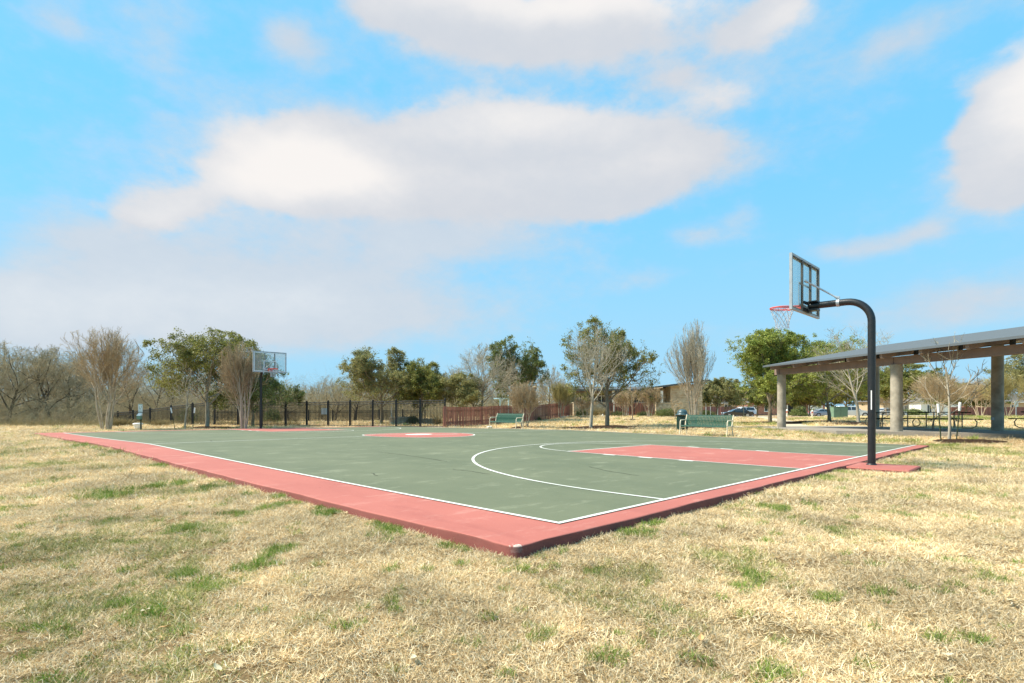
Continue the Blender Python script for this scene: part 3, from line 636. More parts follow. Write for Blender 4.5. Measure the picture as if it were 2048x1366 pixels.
def table(label, px, D, rz=0.):
    x = (px-1024)/F*D; y = D; z = PAVZ(x, y)
    t = thing('picnic_table', label, 'picnic table', (x, y, z), rz, 'picnic tables under the pavilion'); S = 1.1
    def slat(name, y0, y1, zz, n, hl):
        b = MB(); w = (y1-y0)/n
        for i in range(n): b.box((-hl,y0+i*w+.005,zz-.035),(hl,y0+(i+1)*w-.005,zz))
        b.box((-hl*.98,y0+.01,zz-.05),(-hl*.98+.04,y1-.01,zz-.036)); b.box((hl*.98-.04,y0+.01,zz-.05),(hl*.98,y1-.01,zz-.036))
        return b.build(name, 'tabled', t)
    slat('tabletop', -.38*S, .38*S, .76*S, 5, .93*S); slat('seat', -.80*S, -.53*S, .46*S, 2, 1.12*S); slat('seat', .53*S, .80*S, .46*S, 2, 1.12*S)
    for s in (-1,1):
        X = s*.62*S
        b = MB(); b.tube([(X,-.24*S,.72*S),(X,-.24*S,.05)], .028, 8); b.tube([(X,.24*S,.72*S),(X,.24*S,.05)], .028, 8); b.tube([(X,-.24*S,.35*S),(X,.24*S,.35*S)], .02, 8); b.build('leg', 'tan', t)
        for q in (-1,1):
            b = MB(); pts = [(X+s*.25*S,q*.64*S,.43*S),(X+s*.33*S,q*.66*S,.30*S),(X+s*.33*S,q*.62*S,.14*S),(X+s*.24*S,q*.5*S,.05),(X,q*.24*S,.035)]
            b.tube(pts, .026, 8); b.build('seat_support', 'tan', t)
    b = MB(); b.tube([(-.62*S,0,.35*S),(0,0,.70*S),(.62*S,0,.35*S)], .018, 8); b.build('brace', 'tan', t)
    return t

# ---------------------------------------------------------------- pavilion
PA = Vector((.158,-.9874)); PP = Vector((.9874,.158)); PO = Vector((16.65,24.4))
def pw(a, p): q = PO+PA*a+PP*p; return q.x, q.y
def PAVZ(x, y): 
    a = (x-PO.x)*PA.x+(y-PO.y)*PA.y; return .06+.017*min(0, a)
def pavilion():
    rz = math.atan2(PP.y, PP.x)   # local x = across (p), local -y = along (a)
    t = thing('pavilion', 'long open picnic pavilion with grey metal roof on round concrete columns', 'pavilion', (PO.x, PO.y, 0), rz)
    L = lambda a, p, z: (p, -a, z)
    def bx(b, a0, a1, p0, p1, z0, z1): b.box((p0,-a1,z0),(p1,-a0,z1)); return b
    BP = 5.85; HB = 2.93
    RP = 6.8; ZE, ZR = 3.43, 4.75; OV = .92; sl = (ZR-ZE)/(RP+OV)
    for a, p in ((0,0),(-7.9,0),(7.9,0),(15.8,0),(-.6,BP),(-7.7,BP),(7.3,BP),(15.2,BP)):
        HT = HB+sl*p
        z0 = .06+.017*min(0,a)-.05; q = MB(); q.lathe([(.232,z0),(.230,1.2),(.228,HT)], 32, at=(p,-a,0)); c = q.build('column', 'column', t)
    for p in (0, BP):
        Hp = HB+sl*p; b = MB(); bx(b, -8.35, 18.5, p-.14, p+.14, Hp+.001, Hp+.335); b.build('beam', 'beam', t)
        for a in (0,-7.9,7.9):
            if p: a += .2
            b = MB(); bx(b, a-.012, a+.012, p-.146, p-.1405, Hp+.03, Hp+.30); b.build('beam_joint', 'iron', t)
    A0, A1 = -8.2, 18.6
    zroof = lambda p: ZE+(p+OV)*sl
    a = -7.74
    while a < A1:
        p0, p1 = -OV+.14, RP-.14; w = .07
        poly = [(p0, zroof(p0)-.05),(p1, zroof(p1)-.05),(p1, zroof(p1)-.22),(p1-.1, zroof(p1)-.28),(p0+.08, zroof(p0)-.27),(p0, zroof(p0)-.22)]
        b = MB(); b.prism(poly, -a-w, -a+w); b.build('rafter', 'rafter', t); a += 1.94
    b = MB(); b.prism([(-OV,zroof(-OV)-.047),(RP,zroof(RP)-.047),(RP,zroof(RP)-.008),(-OV,zroof(-OV)-.008)], -A1, -A0); b.build('roof_deck', 'deck', t)
    b = MB(); b.prism([(-OV-.03,ZE-.012),(RP+.03,ZR-.004),(RP+.03,ZR+.028),(-OV-.03,ZE+.020)], -A1-.02, -A0+.03)
    b.prism([(-OV-.036,ZE-.07),(-OV-.031,ZE-.07),(-OV-.031,ZE+.018),(-OV-.036,ZE+.018)], -A1-.02, -A0+.03)
    b.build('roof', 'roofm', t)
    # blocking between the rafters over the beams, plain white bars under the roof
    for p in (0, BP):
        a = -7.74
        while a < A1-2: b = MB(); bx(b, a+.9, a+1.02, p-.06, p+.06, HB+sl*p+.336, zroof(p)-.05); a += 1.94; b.build('blocking', 'iron', t)
    for a in (-3.2, 3.2, 9.6):
        b = MB(); bx(b, a-.6, a+.6, 2.9, 3.0, 3.66, 3.74); b.build('white_strip', 'white', t)
    b = MB(); b.box((BP-.30,.6-.06,.5),(BP-.235,.6+.06,.62)); b.build('outlet_box', 'steel', t)
    # floor
    poly = [(14.2,34.6),(14.35,30),(14.5,25.2),(17.1,23.35),(19.75,21.45),(19.35,20.75),(16.4,16),pw(20,-1.35),pw(20,7.1),pw(4,7.1),pw(-10.5,7.1)]
    o = MB(); n = len(poly); V = [(x, y, PAVZ(x, y)) for x, y in poly]
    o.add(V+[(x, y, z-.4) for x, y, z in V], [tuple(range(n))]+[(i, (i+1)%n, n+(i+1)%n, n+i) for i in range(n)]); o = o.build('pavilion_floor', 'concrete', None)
    bm = bmesh.new(); bm.from_mesh(o.data); bmesh.ops.triangulate(bm, faces=[f for f in bm.faces if len(f.verts) > 4]); bm.to_mesh(o.data); bm.free(); tag(o, kind='structure')
pavilion()
table('picnic table behind the young staked tree, under the pavilion', 1888, 28.0, -.03)
table('picnic table between the black hoop pole and the thick round column', 1784, 31.4, -.03)
table('picnic table cut off by the right edge of the view', 2101, 26.5, -.03)

# ---------------------------------------------------------------- paths, street
path('footpath', [GP(-60,868,-.24), GP(60,861,-.28), GP(220,857.5,-.31), GP(400,855.5,-.36), GP(560,853.5,-.38)], 1.3, 'path')
path('footpath', [GP(860,853,-.36), GP(1000,855.6,-.27), from_uv(20.6,19.5), from_uv(20.4,16), from_uv(20.4,12.5)], 1.1, 'path')
path('footpath', [AT(1462,78)[:2], AT(1500,66)[:2], AT(1540,54)[:2], AT(1585,44)[:2], pw(-10.2,2.5)], 1.5, 'path')
path('footpath', [(14.6,33.2), AT(1500,35)[:2], AT(1445,37)[:2]], 1.2, 'path')
path('street', [(10,99),(40,98),(60,98),(110,96),(170,92)], 13, 'asphalt', .02)
path('pavement', [(10,108.5),(40,107.5),(60,107.5),(110,105.5)], 2.2, 'path', .12)
path('crosswalk', [AT(1548,98)[:2], AT(1640,98)[:2]], 8, 'redpave', .03)
path('driveway', [AT(1760,92)[:2], AT(1800,80)[:2], AT(1850,74)[:2], AT(1905,74)[:2]], 5, 'path', .02)

# ---------------------------------------------------------------- mulch rings
MUL = []
def mulch(name, x, y, r, h=.06, ry=None, seed=0):
    MUL.append((x, y, r))
    rs = np.random.RandomState(seed); n = 48; ry = ry or r; v = []; f = []
    rings = (0,.3,.6,.85,1.0,1.06); z0 = gz1(x,y)
    for i, q in enumerate(rings):
        for k in range(n):
            a = 2*math.pi*k/n; rr = q*(1+.08*math.sin(3*a+seed)+.05*math.sin(7*a+2*seed)); X = x+rr*r*math.cos(a); Y = y+rr*ry*math.sin(a)
            hh = h*(1-q**2)+rs.rand()*.03*(q < 1) + (.01 if i < 5 else -.04); v.append((X, Y, gz1(X,Y)+hh))
    for i in range(len(rings)-1):
        for k in range(n): f.append((i*n+k, i*n+(k+1)%n, (i+1)*n+(k+1)%n, (i+1)*n+k))
    return tag(link(name, npmesh(name, v, f, True), 'mulch'), kind='structure')

# ---------------------------------------------------------------- trees
def nrm(a): return a/(np.linalg.norm(a, axis=-1, keepdims=True)+1e-9)
def grow(rs, starts, LV):
    """vectorised branching: starts = (P, D, L, R); LV[k] = n points, wobble, up-pull, and how children of level k leave"""
    P, D, L, Rr = [np.array(a, float) for a in starts]; out = []
    for k, lv in enumerate(LV):
        n = lv['n']; m = len(P); pts = np.zeros((m, n, 3)); dirs = np.zeros((m, n, 3)); p = P.copy(); d = nrm(D)
        for i in range(n):
            pts[:, i] = p; dirs[:, i] = d
            d = nrm(d+rs.randn(m,3)*lv['wob']+np.array([0,0,lv['up']])); p = p+d*(L/(n-1))[:,None]
        tt = np.linspace(0,1,n); rad = Rr[:,None]*(1-lv.get('tap',.65)*tt[None,:])
        out.append((pts, rad))
        if k == len(LV)-1: break
        nc = lv['nc']; t = lv['t0']+(1-lv['t0'])*((np.arange(nc)[None,:]+rs.rand(m,nc))/nc); t = np.clip(t, 0, .999)
        idx = t*(n-1); i0 = idx.astype(int); fr = idx-i0; ar = np.arange(m)[:,None]
        cp = pts[ar,i0]*(1-fr[...,None])+pts[ar,np.minimum(i0+1,n-1)]*fr[...,None]; cd = dirs[ar,i0]
        q = nrm(np.cross(cd, rs.randn(m,nc,3)))
        if lv.get('spin'):
            az = rs.rand(m,1)*6.28+np.arange(nc)[None,:]*2.4+rs.rand(m,nc)*.5; h = np.stack([np.cos(az), np.sin(az), np.zeros_like(az)], -1); q = nrm(h-cd*(h*cd).sum(-1,keepdims=True))
        a = np.radians(lv['ang'][0]+(lv['ang'][1]-lv['ang'][0])*rs.rand(m,nc))[...,None]
        nd = cd*np.cos(a)+q*np.sin(a)
        if lv.get('tip'): nd[:, -1] = cd[:, -1]*.95+q[:, -1]*.3
        nl = L[:,None]*lv['lr']*(1-lv.get('lt',.45)*(t-lv['t0'])/(1-lv['t0']+1e-6))*(.7+.6*rs.rand(m,nc))
        nr = Rr[:,None]*(1-lv.get('tap',.65)*t)*lv['rr']
        P, D, L, Rr = cp.reshape(-1,3), nd.reshape(-1,3), nl.ravel(), np.maximum(nr.ravel(), lv.get('rmin', .004))
    return out
def tubes(levels, ks):
    V = []; Fs = []; b = 0
    for (pts, rad), k in zip(levels, ks):
        m, n, _ = pts.shape; T = nrm(np.gradient(pts, axis=1)); ref = np.where(np.abs(T[...,2:3]) < .9, np.array([0,0,1.]), np.array([1.,0,0]))
        A = nrm(np.cross(T, ref)); B = np.cross(T, A); an = 2*np.pi*np.arange(k)/k
        ring = pts[:,:,None,:]+rad[:,:,None,None]*(A[:,:,None,:]*np.cos(an)[:,None]+B[:,:,None,:]*np.sin(an)[:,None])
        V.append(ring.reshape(-1,3))
        i = (np.arange(m)[:,None,None]*n+np.arange(n-1)[None,:,None])*k+np.arange(k)[None,None,:]; j = (np.arange(m)[:,None,None]*n+np.arange(n-1)[None,:,None])*k+((np.arange(k)+1)%k)[None,None,:]
        Fs.append(np.stack([i, j, j+k, i+k], -1).reshape(-1,4)+b); b += m*n*k
    return np.concatenate(V), np.concatenate(Fs)
def leaves(rs, centres, per, spread, size, flat=.75):
    c = np.repeat(centres, per, 0); M = len(c); o = rs.randn(M,3)*spread; o[:,2] *= flat; c = c+o
    a = nrm(rs.randn(M,3)+np.array([0,0,.3])); b = nrm(np.cross(a, rs.randn(M,3))); s = size*(.6+.8*rs.rand(M,1))
    v = np.stack([c-b*s*.5, c+np.cross(a,b)*s*.27+a*s*.05, c+b*s*.5, c-np.cross(a,b)*s*.27+a*s*.05], 1).reshape(-1,3)
    return v, np.arange(4*M).reshape(M,4)
def fit(levels, h, w, bot=0., q=99.3):
    tip = levels[-1][0][:, -1]; zs = np.percentile(tip[:,2], q); ex = np.percentile(np.hypot(tip[:,0]-tip[:,0].mean()*0, tip[:,1]), 97)
    out = []
    for i, (p, r) in enumerate(levels): p = p.copy(); p[...,2] *= h/zs; p[...,:2] *= (w/2)/ex; out.append((p, r))
    return out
SP = {}
def species(kind, rs, h, w):
    r = .022*h**.9
    if kind == 'oak':      # live oak: short trunk, wide dome
        lv = [dict(n=6,wob=.06,up=.05,nc=13,t0=.36,ang=(28,68),lr=1.1,rr=.55,lt=.30,spin=1,tip=1),dict(n=7,wob=.15,up=.08,nc=9,t0=.22,ang=(25,62),lr=.62,rr=.5),
              dict(n=5,wob=.2,up=.08,nc=6,t0=.15,ang=(25,65),lr=.58,rr=.5),dict(n=4,wob=.25,up=.10,nc=5,t0=.15,ang=(25,70),lr=.55,rr=.5,rmin=.008),dict(n=3,wob=.2,up=.05)]
        st = ([(0,0,-.1)], [(.03,.02,1)], [h*.52], [r*1.25]); dome = (.58,.43)
    elif kind == 'bare':   # bare shade tree, round head of fine twigs
        lv = [dict(n=8,wob=.05,up=.06,nc=14,t0=.34,ang=(32,66),lr=.80,rr=.45,lt=.40,spin=1,tip=1),dict(n=7,wob=.10,up=.10,nc=9,t0=.22,ang=(22,50),lr=.55,rr=.48),
              dict(n=5,wob=.12,up=.08,nc=7,t0=.15,ang=(20,50),lr=.58,rr=.5,rmin=.009),dict(n=4,wob=.15,up=.08,nc=6,t0=.1,ang=(20,50),lr=.62,rr=.6,rmin=.0065),dict(n=3,wob=.15,up=.05)]
        st = ([(0,0,-.1)], [(.02,.0,1)], [h*.72], [r*.95]); dome = (.62,.40)
    elif kind == 'young':
        lv = [dict(n=9,wob=.04,up=.05,nc=12,t0=.36,ang=(38,68),lr=.50,rr=.40,lt=.30,spin=1,tip=1),dict(n=8,wob=.12,up=.20,nc=4,t0=.3,ang=(25,55),lr=.5,rr=.6,rmin=.013),dict(n=6,wob=.12,up=.20,nc=2,t0=.3,ang=(20,50),lr=.5,rr=.7,rmin=.010),dict(n=4,wob=.1,up=.1)]
        st = ([(0,0,-.1)], [(.02,.01,1)], [h*.9], [r*.75]); dome = None
    elif kind == 'crape':  # multi-stemmed crape myrtle: close stems, then a fan of upright twigs
        m = 6; az = rs.rand(m)*.6+np.arange(m)*2*np.pi/m; le = .08+.20*rs.rand(m)
        P = np.stack([.14*np.cos(az), .14*np.sin(az), -.1*np.ones(m)],1); D = np.stack([le*np.cos(az), le*np.sin(az), np.ones(m)],1)
        lv = [dict(n=8,wob=.06,up=.01,nc=7,t0=.40,ang=(18,50),lr=.85,rr=.52,lt=.45,tip=1,tap=.55),dict(n=7,wob=.06,up=.07,nc=8,t0=.15,ang=(12,36),lr=.62,rr=.5),
              dict(n=5,wob=.08,up=.09,nc=7,t0=.1,ang=(12,38),lr=.58,rr=.5,rmin=.008),dict(n=4,wob=.10,up=.08,nc=5,t0=.1,ang=(15,42),lr=.5,rr=.6,rmin=.006),dict(n=3,wob=.10,up=.06)]
        st = (P, D, h*.46*np.ones(m), r*.55*(.75+.5*rs.rand(m))); dome = (.60,.415)
    else:                  # woods: gnarled bare oak
        lv = [dict(n=8,wob=.12,up=.03,nc=9,t0=.25,ang=(30,65),lr=.85,rr=.55,lt=.3,spin=1,tip=1),dict(n=8,wob=.20,up=.06,nc=9,t0=.2,ang=(28,62),lr=.60,rr=.5),
              dict(n=6,wob=.22,up=.06,nc=7,t0=.12,ang=(28,62),lr=.58,rr=.5,rmin=.012),dict(n=4,wob=.2,up=.05,nc=6,t0=.1,ang=(25,60),lr=.58,rr=.6,rmin=.010),dict(n=3,wob=.2,up=.05)]
        st = ([(0,0,-.2)], [(rs.randn()*.15,rs.randn()*.1,1)], [h*.62], [r*1.1]); dome = (.58,.44)
    lv = fit(grow(rs, st, lv), h, w)
    if dome:
        # gather stray shoots into an uneven rounded head
        c = np.array([0, 0, dome[0]*h]); rd = np.array([w/2, w/2, dome[1]*h]); out = []
        for p, q in lv:
            d = (p-c)/rd; L = np.linalg.norm(d, axis=-1, keepdims=True); a = np.arctan2(d[...,1:2], d[...,0:1]); e = d[...,2:3]/(L+1e-6)
            lim = 1+.09*np.sin(3*a+5*e+h)+.07*np.sin(5*a-7*e+w); k = np.where((L > lim) & (p[...,2:3] > .30*h), (lim/(L+1e-6))**.93, 1.); out.append((c+(p-c)*k, q))
        lv = out
        top = np.percentile(lv[-1][0][:, -1, 2], 99.7); lv = [(p*np.array([1,1,h/top]), q) for p, q in lv]
    return lv
def tree(label, cat, kind, px, D, top, wpx, seed, name, bark, twig, leaf=None, group=None, per=9, lsize=.10, spread=.16, dx=0, lean=0, dens=1., base=None, thin=0):
    """px, D: trunk; top: pixel row of the crown's top; wpx: crown width in pixels"""
    rs = np.random.RandomState(seed); x, y, z = AT(px, D); h = CAMZ+(HZ-top)*D/F-z; w = wpx*D/F
    lv = species(kind, rs, h, w*(1.16 if leaf else 1.0))
    if thin: lv = lv[:3]+[(lambda k: (p[k], q[k]))(rs.rand(len(p)) > thin) for p, q in lv[3:]]
    if dx:
        for p, _ in lv: p[...,0] += dx*D/F*smooth(p[...,2]/h)
    t = thing(name, label, cat, (x, y, z), 0, group)
    V, Fc = tubes(lv[:2], (10,7)); link('trunk', npmesh('trunk', V, Fc, True), bark, t)
    nl = len(lv); tw = lv[2:]; 
    V, Fc = tubes(tw, (5,4,3)[:len(tw)]); br = link('branches' if not leaf else 'branches', npmesh('branches', V, Fc, True), twig, t)
    if leaf:
        tips = np.concatenate([lv[3][0][:, 1:].reshape(-1,3), lv[4][0][:, 1:].reshape(-1,3)]); tips = tips[tips[:,2] > h*(.27+.05*np.sin(tips[:,0]*2.1+seed))]
        if dens < 1: 
            # leave whole sprays bare so that sky shows through
            cell = np.floor(tips/ .38).astype(int); hsh = (np.abs(cell[:,0]*73856093 ^ cell[:,1]*19349663 ^ cell[:,2]*83492791) % 1000)/1000.; tips = tips[hsh < dens]
        if len(tips)*per > 90000: tips = tips[rs.rand(len(tips)) < 90000/(len(tips)*per)]
        V, Fc = leaves(rs, tips, per, spread*.55, lsize); link('crown', npmesh('crown', V, Fc), leaf, t)
    return t
def mist(t, pts):  # unused helper kept simple
    pass
#     label, cat, kind, px, D, top, width, seed, name, bark, twig, leaf
tree('spreading multi-stemmed crape myrtle, bare and pale, leftmost on the court edge', 'crape myrtle', 'crape', 213, 31.9, 655, 165, 11, 'crape_myrtle', 'crape', 'twig', thin=.25)
tree('broad live oak with dark green leaves between the thin staked tree and the crape myrtle', 'live oak', 'oak', 414, 36.5, 664, 215, 12, 'live_oak', 'barkg', 'bark', 'oak', per=6, dens=.72)
tree('thin bare young tree between two leaning stakes at the far left', 'young tree', 'young', 370, 33.0, 722, 88, 13, 'young_tree', 'barkg', 'twigg')
tree('pale-stemmed bare crape myrtle just left of the far basketball hoop', 'crape myrtle', 'crape', 487, 33.3, 684, 104, 14, 'crape_myrtle', 'crape', 'twig', thin=.2)
tree('dark live oak behind the far basketball hoop', 'live oak', 'oak', 505, 40., 712, 185, 15, 'live_oak', 'bark', 'bark', 'oakd', per=5, dens=.8)
tree('rounded grey-green oak behind the middle of the iron fence', 'oak', 'oak', 763, 47., 700, 158, 16, 'oak_tree', 'bark', 'bark', 'oakg', per=8, dens=.85)
tree('smaller leafy green oak beside the stone planter behind the iron fence', 'oak', 'oak', 842, 46., 720, 104, 17, 'oak_tree', 'bark', 'bark', 'oak', per=8, dens=.85)
tree('bare twiggy tree with olive lower branches behind the wooden fence', 'bare tree', 'bare', 962, 45., 686, 165, 18, 'bare_tree', 'bark', 'twigg')
tree('low olive scrubby tree behind the left end of the wooden fence', 'scrub tree', 'bare', 915, 46., 748, 130, 19, 'scrub_tree', 'bark', 'twigo', 'oakg', per=3, dens=.8)
tree('tall dark evergreen oak behind the wooden fence', 'evergreen oak', 'oak', 1030, 50., 676, 112, 20, 'evergreen_oak', 'bark', 'bark', 'oakd', per=5, dens=.75, lsize=.12)
tree('small pinkish bare crape myrtle in front of the wooden fence', 'crape myrtle', 'crape', 1050, 36.5, 762, 84, 21, 'crape_myrtle', 'crape', 'twig')
tree('feathery bare tree behind the wooden fence near the clubhouse', 'bare tree', 'bare', 1098, 58., 732, 80, 22, 'bare_tree', 'bark', 'twigg')
tree('slim olive-twigged tree standing at the right end of the wooden fence', 'small tree', 'crape', 1122, 54., 765, 62, 23, 'small_tree', 'barkg', 'twigo')
tree('large bare tree with a pale straight trunk in the mulch mound', 'bare tree', 'bare', 1181, 33.6, 650, 160, 24, 'bare_tree', 'barkp', 'twigp', dx=2, thin=.62)
tree('leafy live oak with a forked trunk behind the large bare tree', 'live oak', 'oak', 1214, 37.2, 642, 188, 25, 'live_oak', 'bark', 'bark', 'oak', per=6, dens=.58)
tree('tall upright bare crape myrtle behind the trash can', 'crape myrtle', 'crape', 1388, 34.6, 642, 112, 26, 'crape_myrtle', 'crape', 'twigg', thin=.35)
tree('dark rounded oak in front of the distant red fence', 'oak', 'oak', 1432, 70., 757, 96, 27, 'oak_tree', 'bark', 'bark', 'oakg', per=6, dens=.9, lsize=.14)
tree('big bright green live oak behind the near pavilion column', 'live oak', 'oak', 1540, 43.5, 662, 178, 48, 'live_oak', 'bark', 'bark', 'oakb', per=12, lsize=.115, dens=.88)
tree('wide live oak beside the green utility box', 'live oak', 'oak', 1659, 44.5, 678, 165, 29, 'live_oak', 'bark', 'bark', 'oakb', per=6, dens=.85)
tree('bare spreading tree rising over the pavilion roof', 'bare tree', 'bare', 1718, 38.5, 650, 190, 30, 'bare_tree', 'barkp', 'twigp', thin=.62)
tree('leafy oak seen under the pavilion roof behind the big bare shrub', 'oak', 'oak', 1805, 62., 722, 180, 31, 'oak_tree', 'bark', 'bark', 'oak', per=9, dens=.95, lsize=.14)
tree('wide bare reddish crape myrtle behind the picnic tables', 'crape myrtle', 'crape', 1876, 52., 745, 130, 32, 'crape_myrtle', 'crape', 'twig')
tree('thin bare young tree held by two metal stakes near the pavilion', 'young tree', 'young', 1898, 21.7, 668, 150, 33, 'young_tree', 'barkp', 'twigp')
tree('dark green oak beyond the picnic tables', 'oak', 'oak', 1930, 84., 765, 110, 34, 'oak_tree', 'bark', 'bark', 'oakd', per=6, lsize=.16)
tree('grey crape myrtle behind the right pavilion column', 'crape myrtle', 'crape', 1960, 76., 755, 110, 35, 'crape_myrtle', 'crape', 'twig')
tree('olive bare tree right of the right pavilion column', 'bare tree', 'crape', 2012, 60., 742, 110, 36, 'bare_tree', 'barkg', 'twigo')
tree('tall grey-green oak at the right edge of the view', 'oak', 'oak', 2065, 80., 705, 130, 37, 'oak_tree', 'bark', 'bark', 'oakg', per=6, lsize=.15, dens=.8)
for i, (px, D, top, w, lab) in enumerate(((1125,56.5,775,46,'small bare tree by the white rocks at the wooden fence end'),(1170,55.,790,52,'small bare vase-shaped tree in front of the left stone wall'),(1250,57.,778,56,'small bare tree before the gate, left one of its pair'),(1265,50.,760,60,'thin dark-stemmed bare tree in the lawn before the gate'),(1299,56.,772,58,'bare bushy crape myrtle before the gate, right one of its pair'),(1351,50.,790,44,'small bare sapling left of the trash can'))):
    tree(lab, 'small tree', 'young' if i in (3,5) else 'crape', px, D, top, w, 50+i, 'small_tree', 'crape' if i not in (3,) else 'bark', 'twig')
    x, y, _ = AT(px, D); mulch('mulch_ring', x, y, .8, .04, seed=i)
for i, (px, D, top, w, lab) in enumerate(((1487,72.,775,62,'slim bare tree in front of the parked cars'),(1514,80.,762,80,'dark-trunked oak in front of the brick house'),(1618,86.,765,90,'small leafy tree before the white garage'),(1570,88.,752,70,'leafy tree before the arched brick entry'),(1690,80.,735,110,'leafy tree behind the green utility box'),(1775,84.,775,80,'bare pinkish tree behind the middle pavilion column'))):
    bare = i in (0,5)
    tree(lab, 'street tree', 'crape' if i == 5 else ('young' if i == 0 else 'oak'), px, D, top, w, 70+i, 'street_tree', 'bark' if not bare else 'crape', 'twig' if bare else 'bark', None if bare else ('oakd' if i in (1,3) else 'oak'), per=6, lsize=.17)
for x, y, r, s in ((*AT(414,36)[:2],2.0,1),(*AT(1190,34.3)[:2],2.6,2),(*AT(1224,36.8)[:2],2.2,3),(*AT(1049,36.5)[:2],.9,4),(*AT(1400,33.8)[:2],1.1,5),(*AT(1543,43.3)[:2],2.6,6),(*AT(1659,44)[:2],2.6,7),(*AT(1718,38)[:2],1.9,8)):
    mulch('mulch_ring', x, y, r, .10, seed=s)
mulch('mulch_ring', 16.9, 20.9, 1.2, .07, ry=.95, seed=9)

# woods: five bare trees grown once, each copy a tree of its own
def woods():
    protos = []
    for s in range(5):
        rs = np.random.RandomState(200+s); lv = species('woods', rs, 7., 7.5 if s % 2 else 6.2)
        V, Fc = tubes(lv[:2], (8,5)); a = npmesh('trunk', V, Fc, True); a.materials.append(MT['woodsb'])
        V, Fc = tubes(lv[2:], (4,3,3)); b = npmesh('branches', V, Fc, True); b.materials.append(MT['woodst']); protos.append((a, b))
    rs = np.random.RandomState(9)
    spots = []
    for px, D, top in ((-120,44,672),(-50,46,684),(12,44,678),(58,50,688),(100,46,694),(150,52,700),(190,58,700),(262,50,705),(300,56,716),(335,60,728),(30,60,690),(120,62,700),(-90,60,680),
        (400,66,740),(470,70,745),(540,66,752),(585,62,757),(640,70,750),(668,60,757),(705,62,745),(740,70,745),(800,75,748),(860,78,752),(905,70,735),(950,82,745),(1000,84,742),(610,84,768),(560,92,770),(680,90,765),(500,90,760),(430,88,755),(350,84,745),(240,76,728),(60,80,712),(160,86,722),(1060,87,745),(1110,90,755),(780,92,765),(-180,52,668),(-260,64,670),(890,95,760)):
        spots.append((px+rs.randint(-6,6), D, top))
    marks = [(-150,'beyond the left edge of the view'),(-20,'at the left edge of the view'),(60,'left of the leftmost crape myrtle'),(130,'just left of the leftmost crape myrtle'),(213,'behind the leftmost crape myrtle'),(282,'behind the pet waste station'),(340,'behind the thin staked tree'),(414,'behind the dark live oak'),
             (487,'behind the second crape myrtle'),(560,'right of the far hoop pole'),(648,'behind the white notice sign'),(700,'left of the rounded grey-green oak'),(766,'behind the rounded grey-green oak'),(842,'behind the small green oak'),(915,'behind the scrubby olive tree'),(1000,'behind the tall evergreen oak'),(1110,'near the clubhouse roof')]
    seen = {}; info = []
    for px, D, top in spots:
        mk = min(marks, key=lambda m_: abs(m_[0]-px))[1]; info.append((mk, D))
    for i, (px, D, top) in enumerate(spots):
        x, y, z = AT(px, D); h = CAMZ+(HZ-top)*D/F-z; s = h/7.; mk = info[i][0]; same = sorted(d for m_, d in info if m_ == mk); r_ = same.index(D)
        row = '' if len(same) == 1 else ('nearest ' if r_ == 0 else ('farthest ' if r_ == len(same)-1 else 'middle '))
        if row == 'middle ' and len(same) > 3: row = 'second ' if r_ == 1 else 'third '
        t = thing('woodland_tree', row+'bare grey woodland tree '+mk, 'tree', (x, y, z), rs.rand()*6.28, 'bare trees of the woods')
        t.scale = (s*(.9+.4*rs.rand()), s*(.9+.4*rs.rand()), s)
        a, b = protos[i % 5]
        link('trunk', a, None, t); link('branches', b, None, t)
woods()
def thicket():
    """tangled undergrowth that reads as one mass: thousands of thin crooked stems"""
    rs = np.random.RandomState(4); V = []; Fs = []; b = 0
    def band(n, px0, px1, D0, D1, h0, h1, r):
        nonlocal b
        px = px0+(px1-px0)*rs.rand(n); D = D0+(D1-D0)*rs.rand(n); x = (px-1024)/F*D; y = D; z = gz(x, y)
        P = np.stack([x, y, z-.05], 1)+0.; k = np.sqrt(D/45)
        Dn = rs.randn(n,3)*np.array([.5,.5,.25])+np.array([0,0,.8])
        L = (h0+(h1-h0)*rs.rand(n))*(.75+.5*np.sin(px*.021+D*.3)**2)
        lv = grow(rs, (P, Dn, L, np.full(n, r)*k), [dict(n=6,wob=.25,up=.03,nc=7,t0=.1,ang=(25,70),lr=.5,rr=.6,lt=.1,rmin=.006), dict(n=4,wob=.25,up=.03,nc=4,t0=.1,ang=(25,70),lr=.55,rr=.7,rmin=.006), dict(n=3,wob=.2,up=.0)])
        v, f = tubes(lv, (3,3,3)); V.append(v); Fs.append(f+b); b += len(v)
    band(800, -260, 200, 41, 50, .7, 2.0, .012); band(800, -200, 420, 50, 62, 1.2, 3.2, .014)
    band(1300, 150, 900, 63, 74, 1.5, 4.2, .016); band(1500, 200, 1120, 76, 100, 2.2, 5.0, .022); band(900, -400, 300, 64, 90, 2.5, 5.5, .022)
    band(700, 200, 1300, 105, 140, 4, 7, .035)
    return npmesh('thicket', np.concatenate(V), np.concatenate(Fs))
tag(link('thicket', thicket(), 'brush'), 'tangled grey-brown undergrowth filling the woods behind the black iron fence', 'undergrowth', kind='stuff')

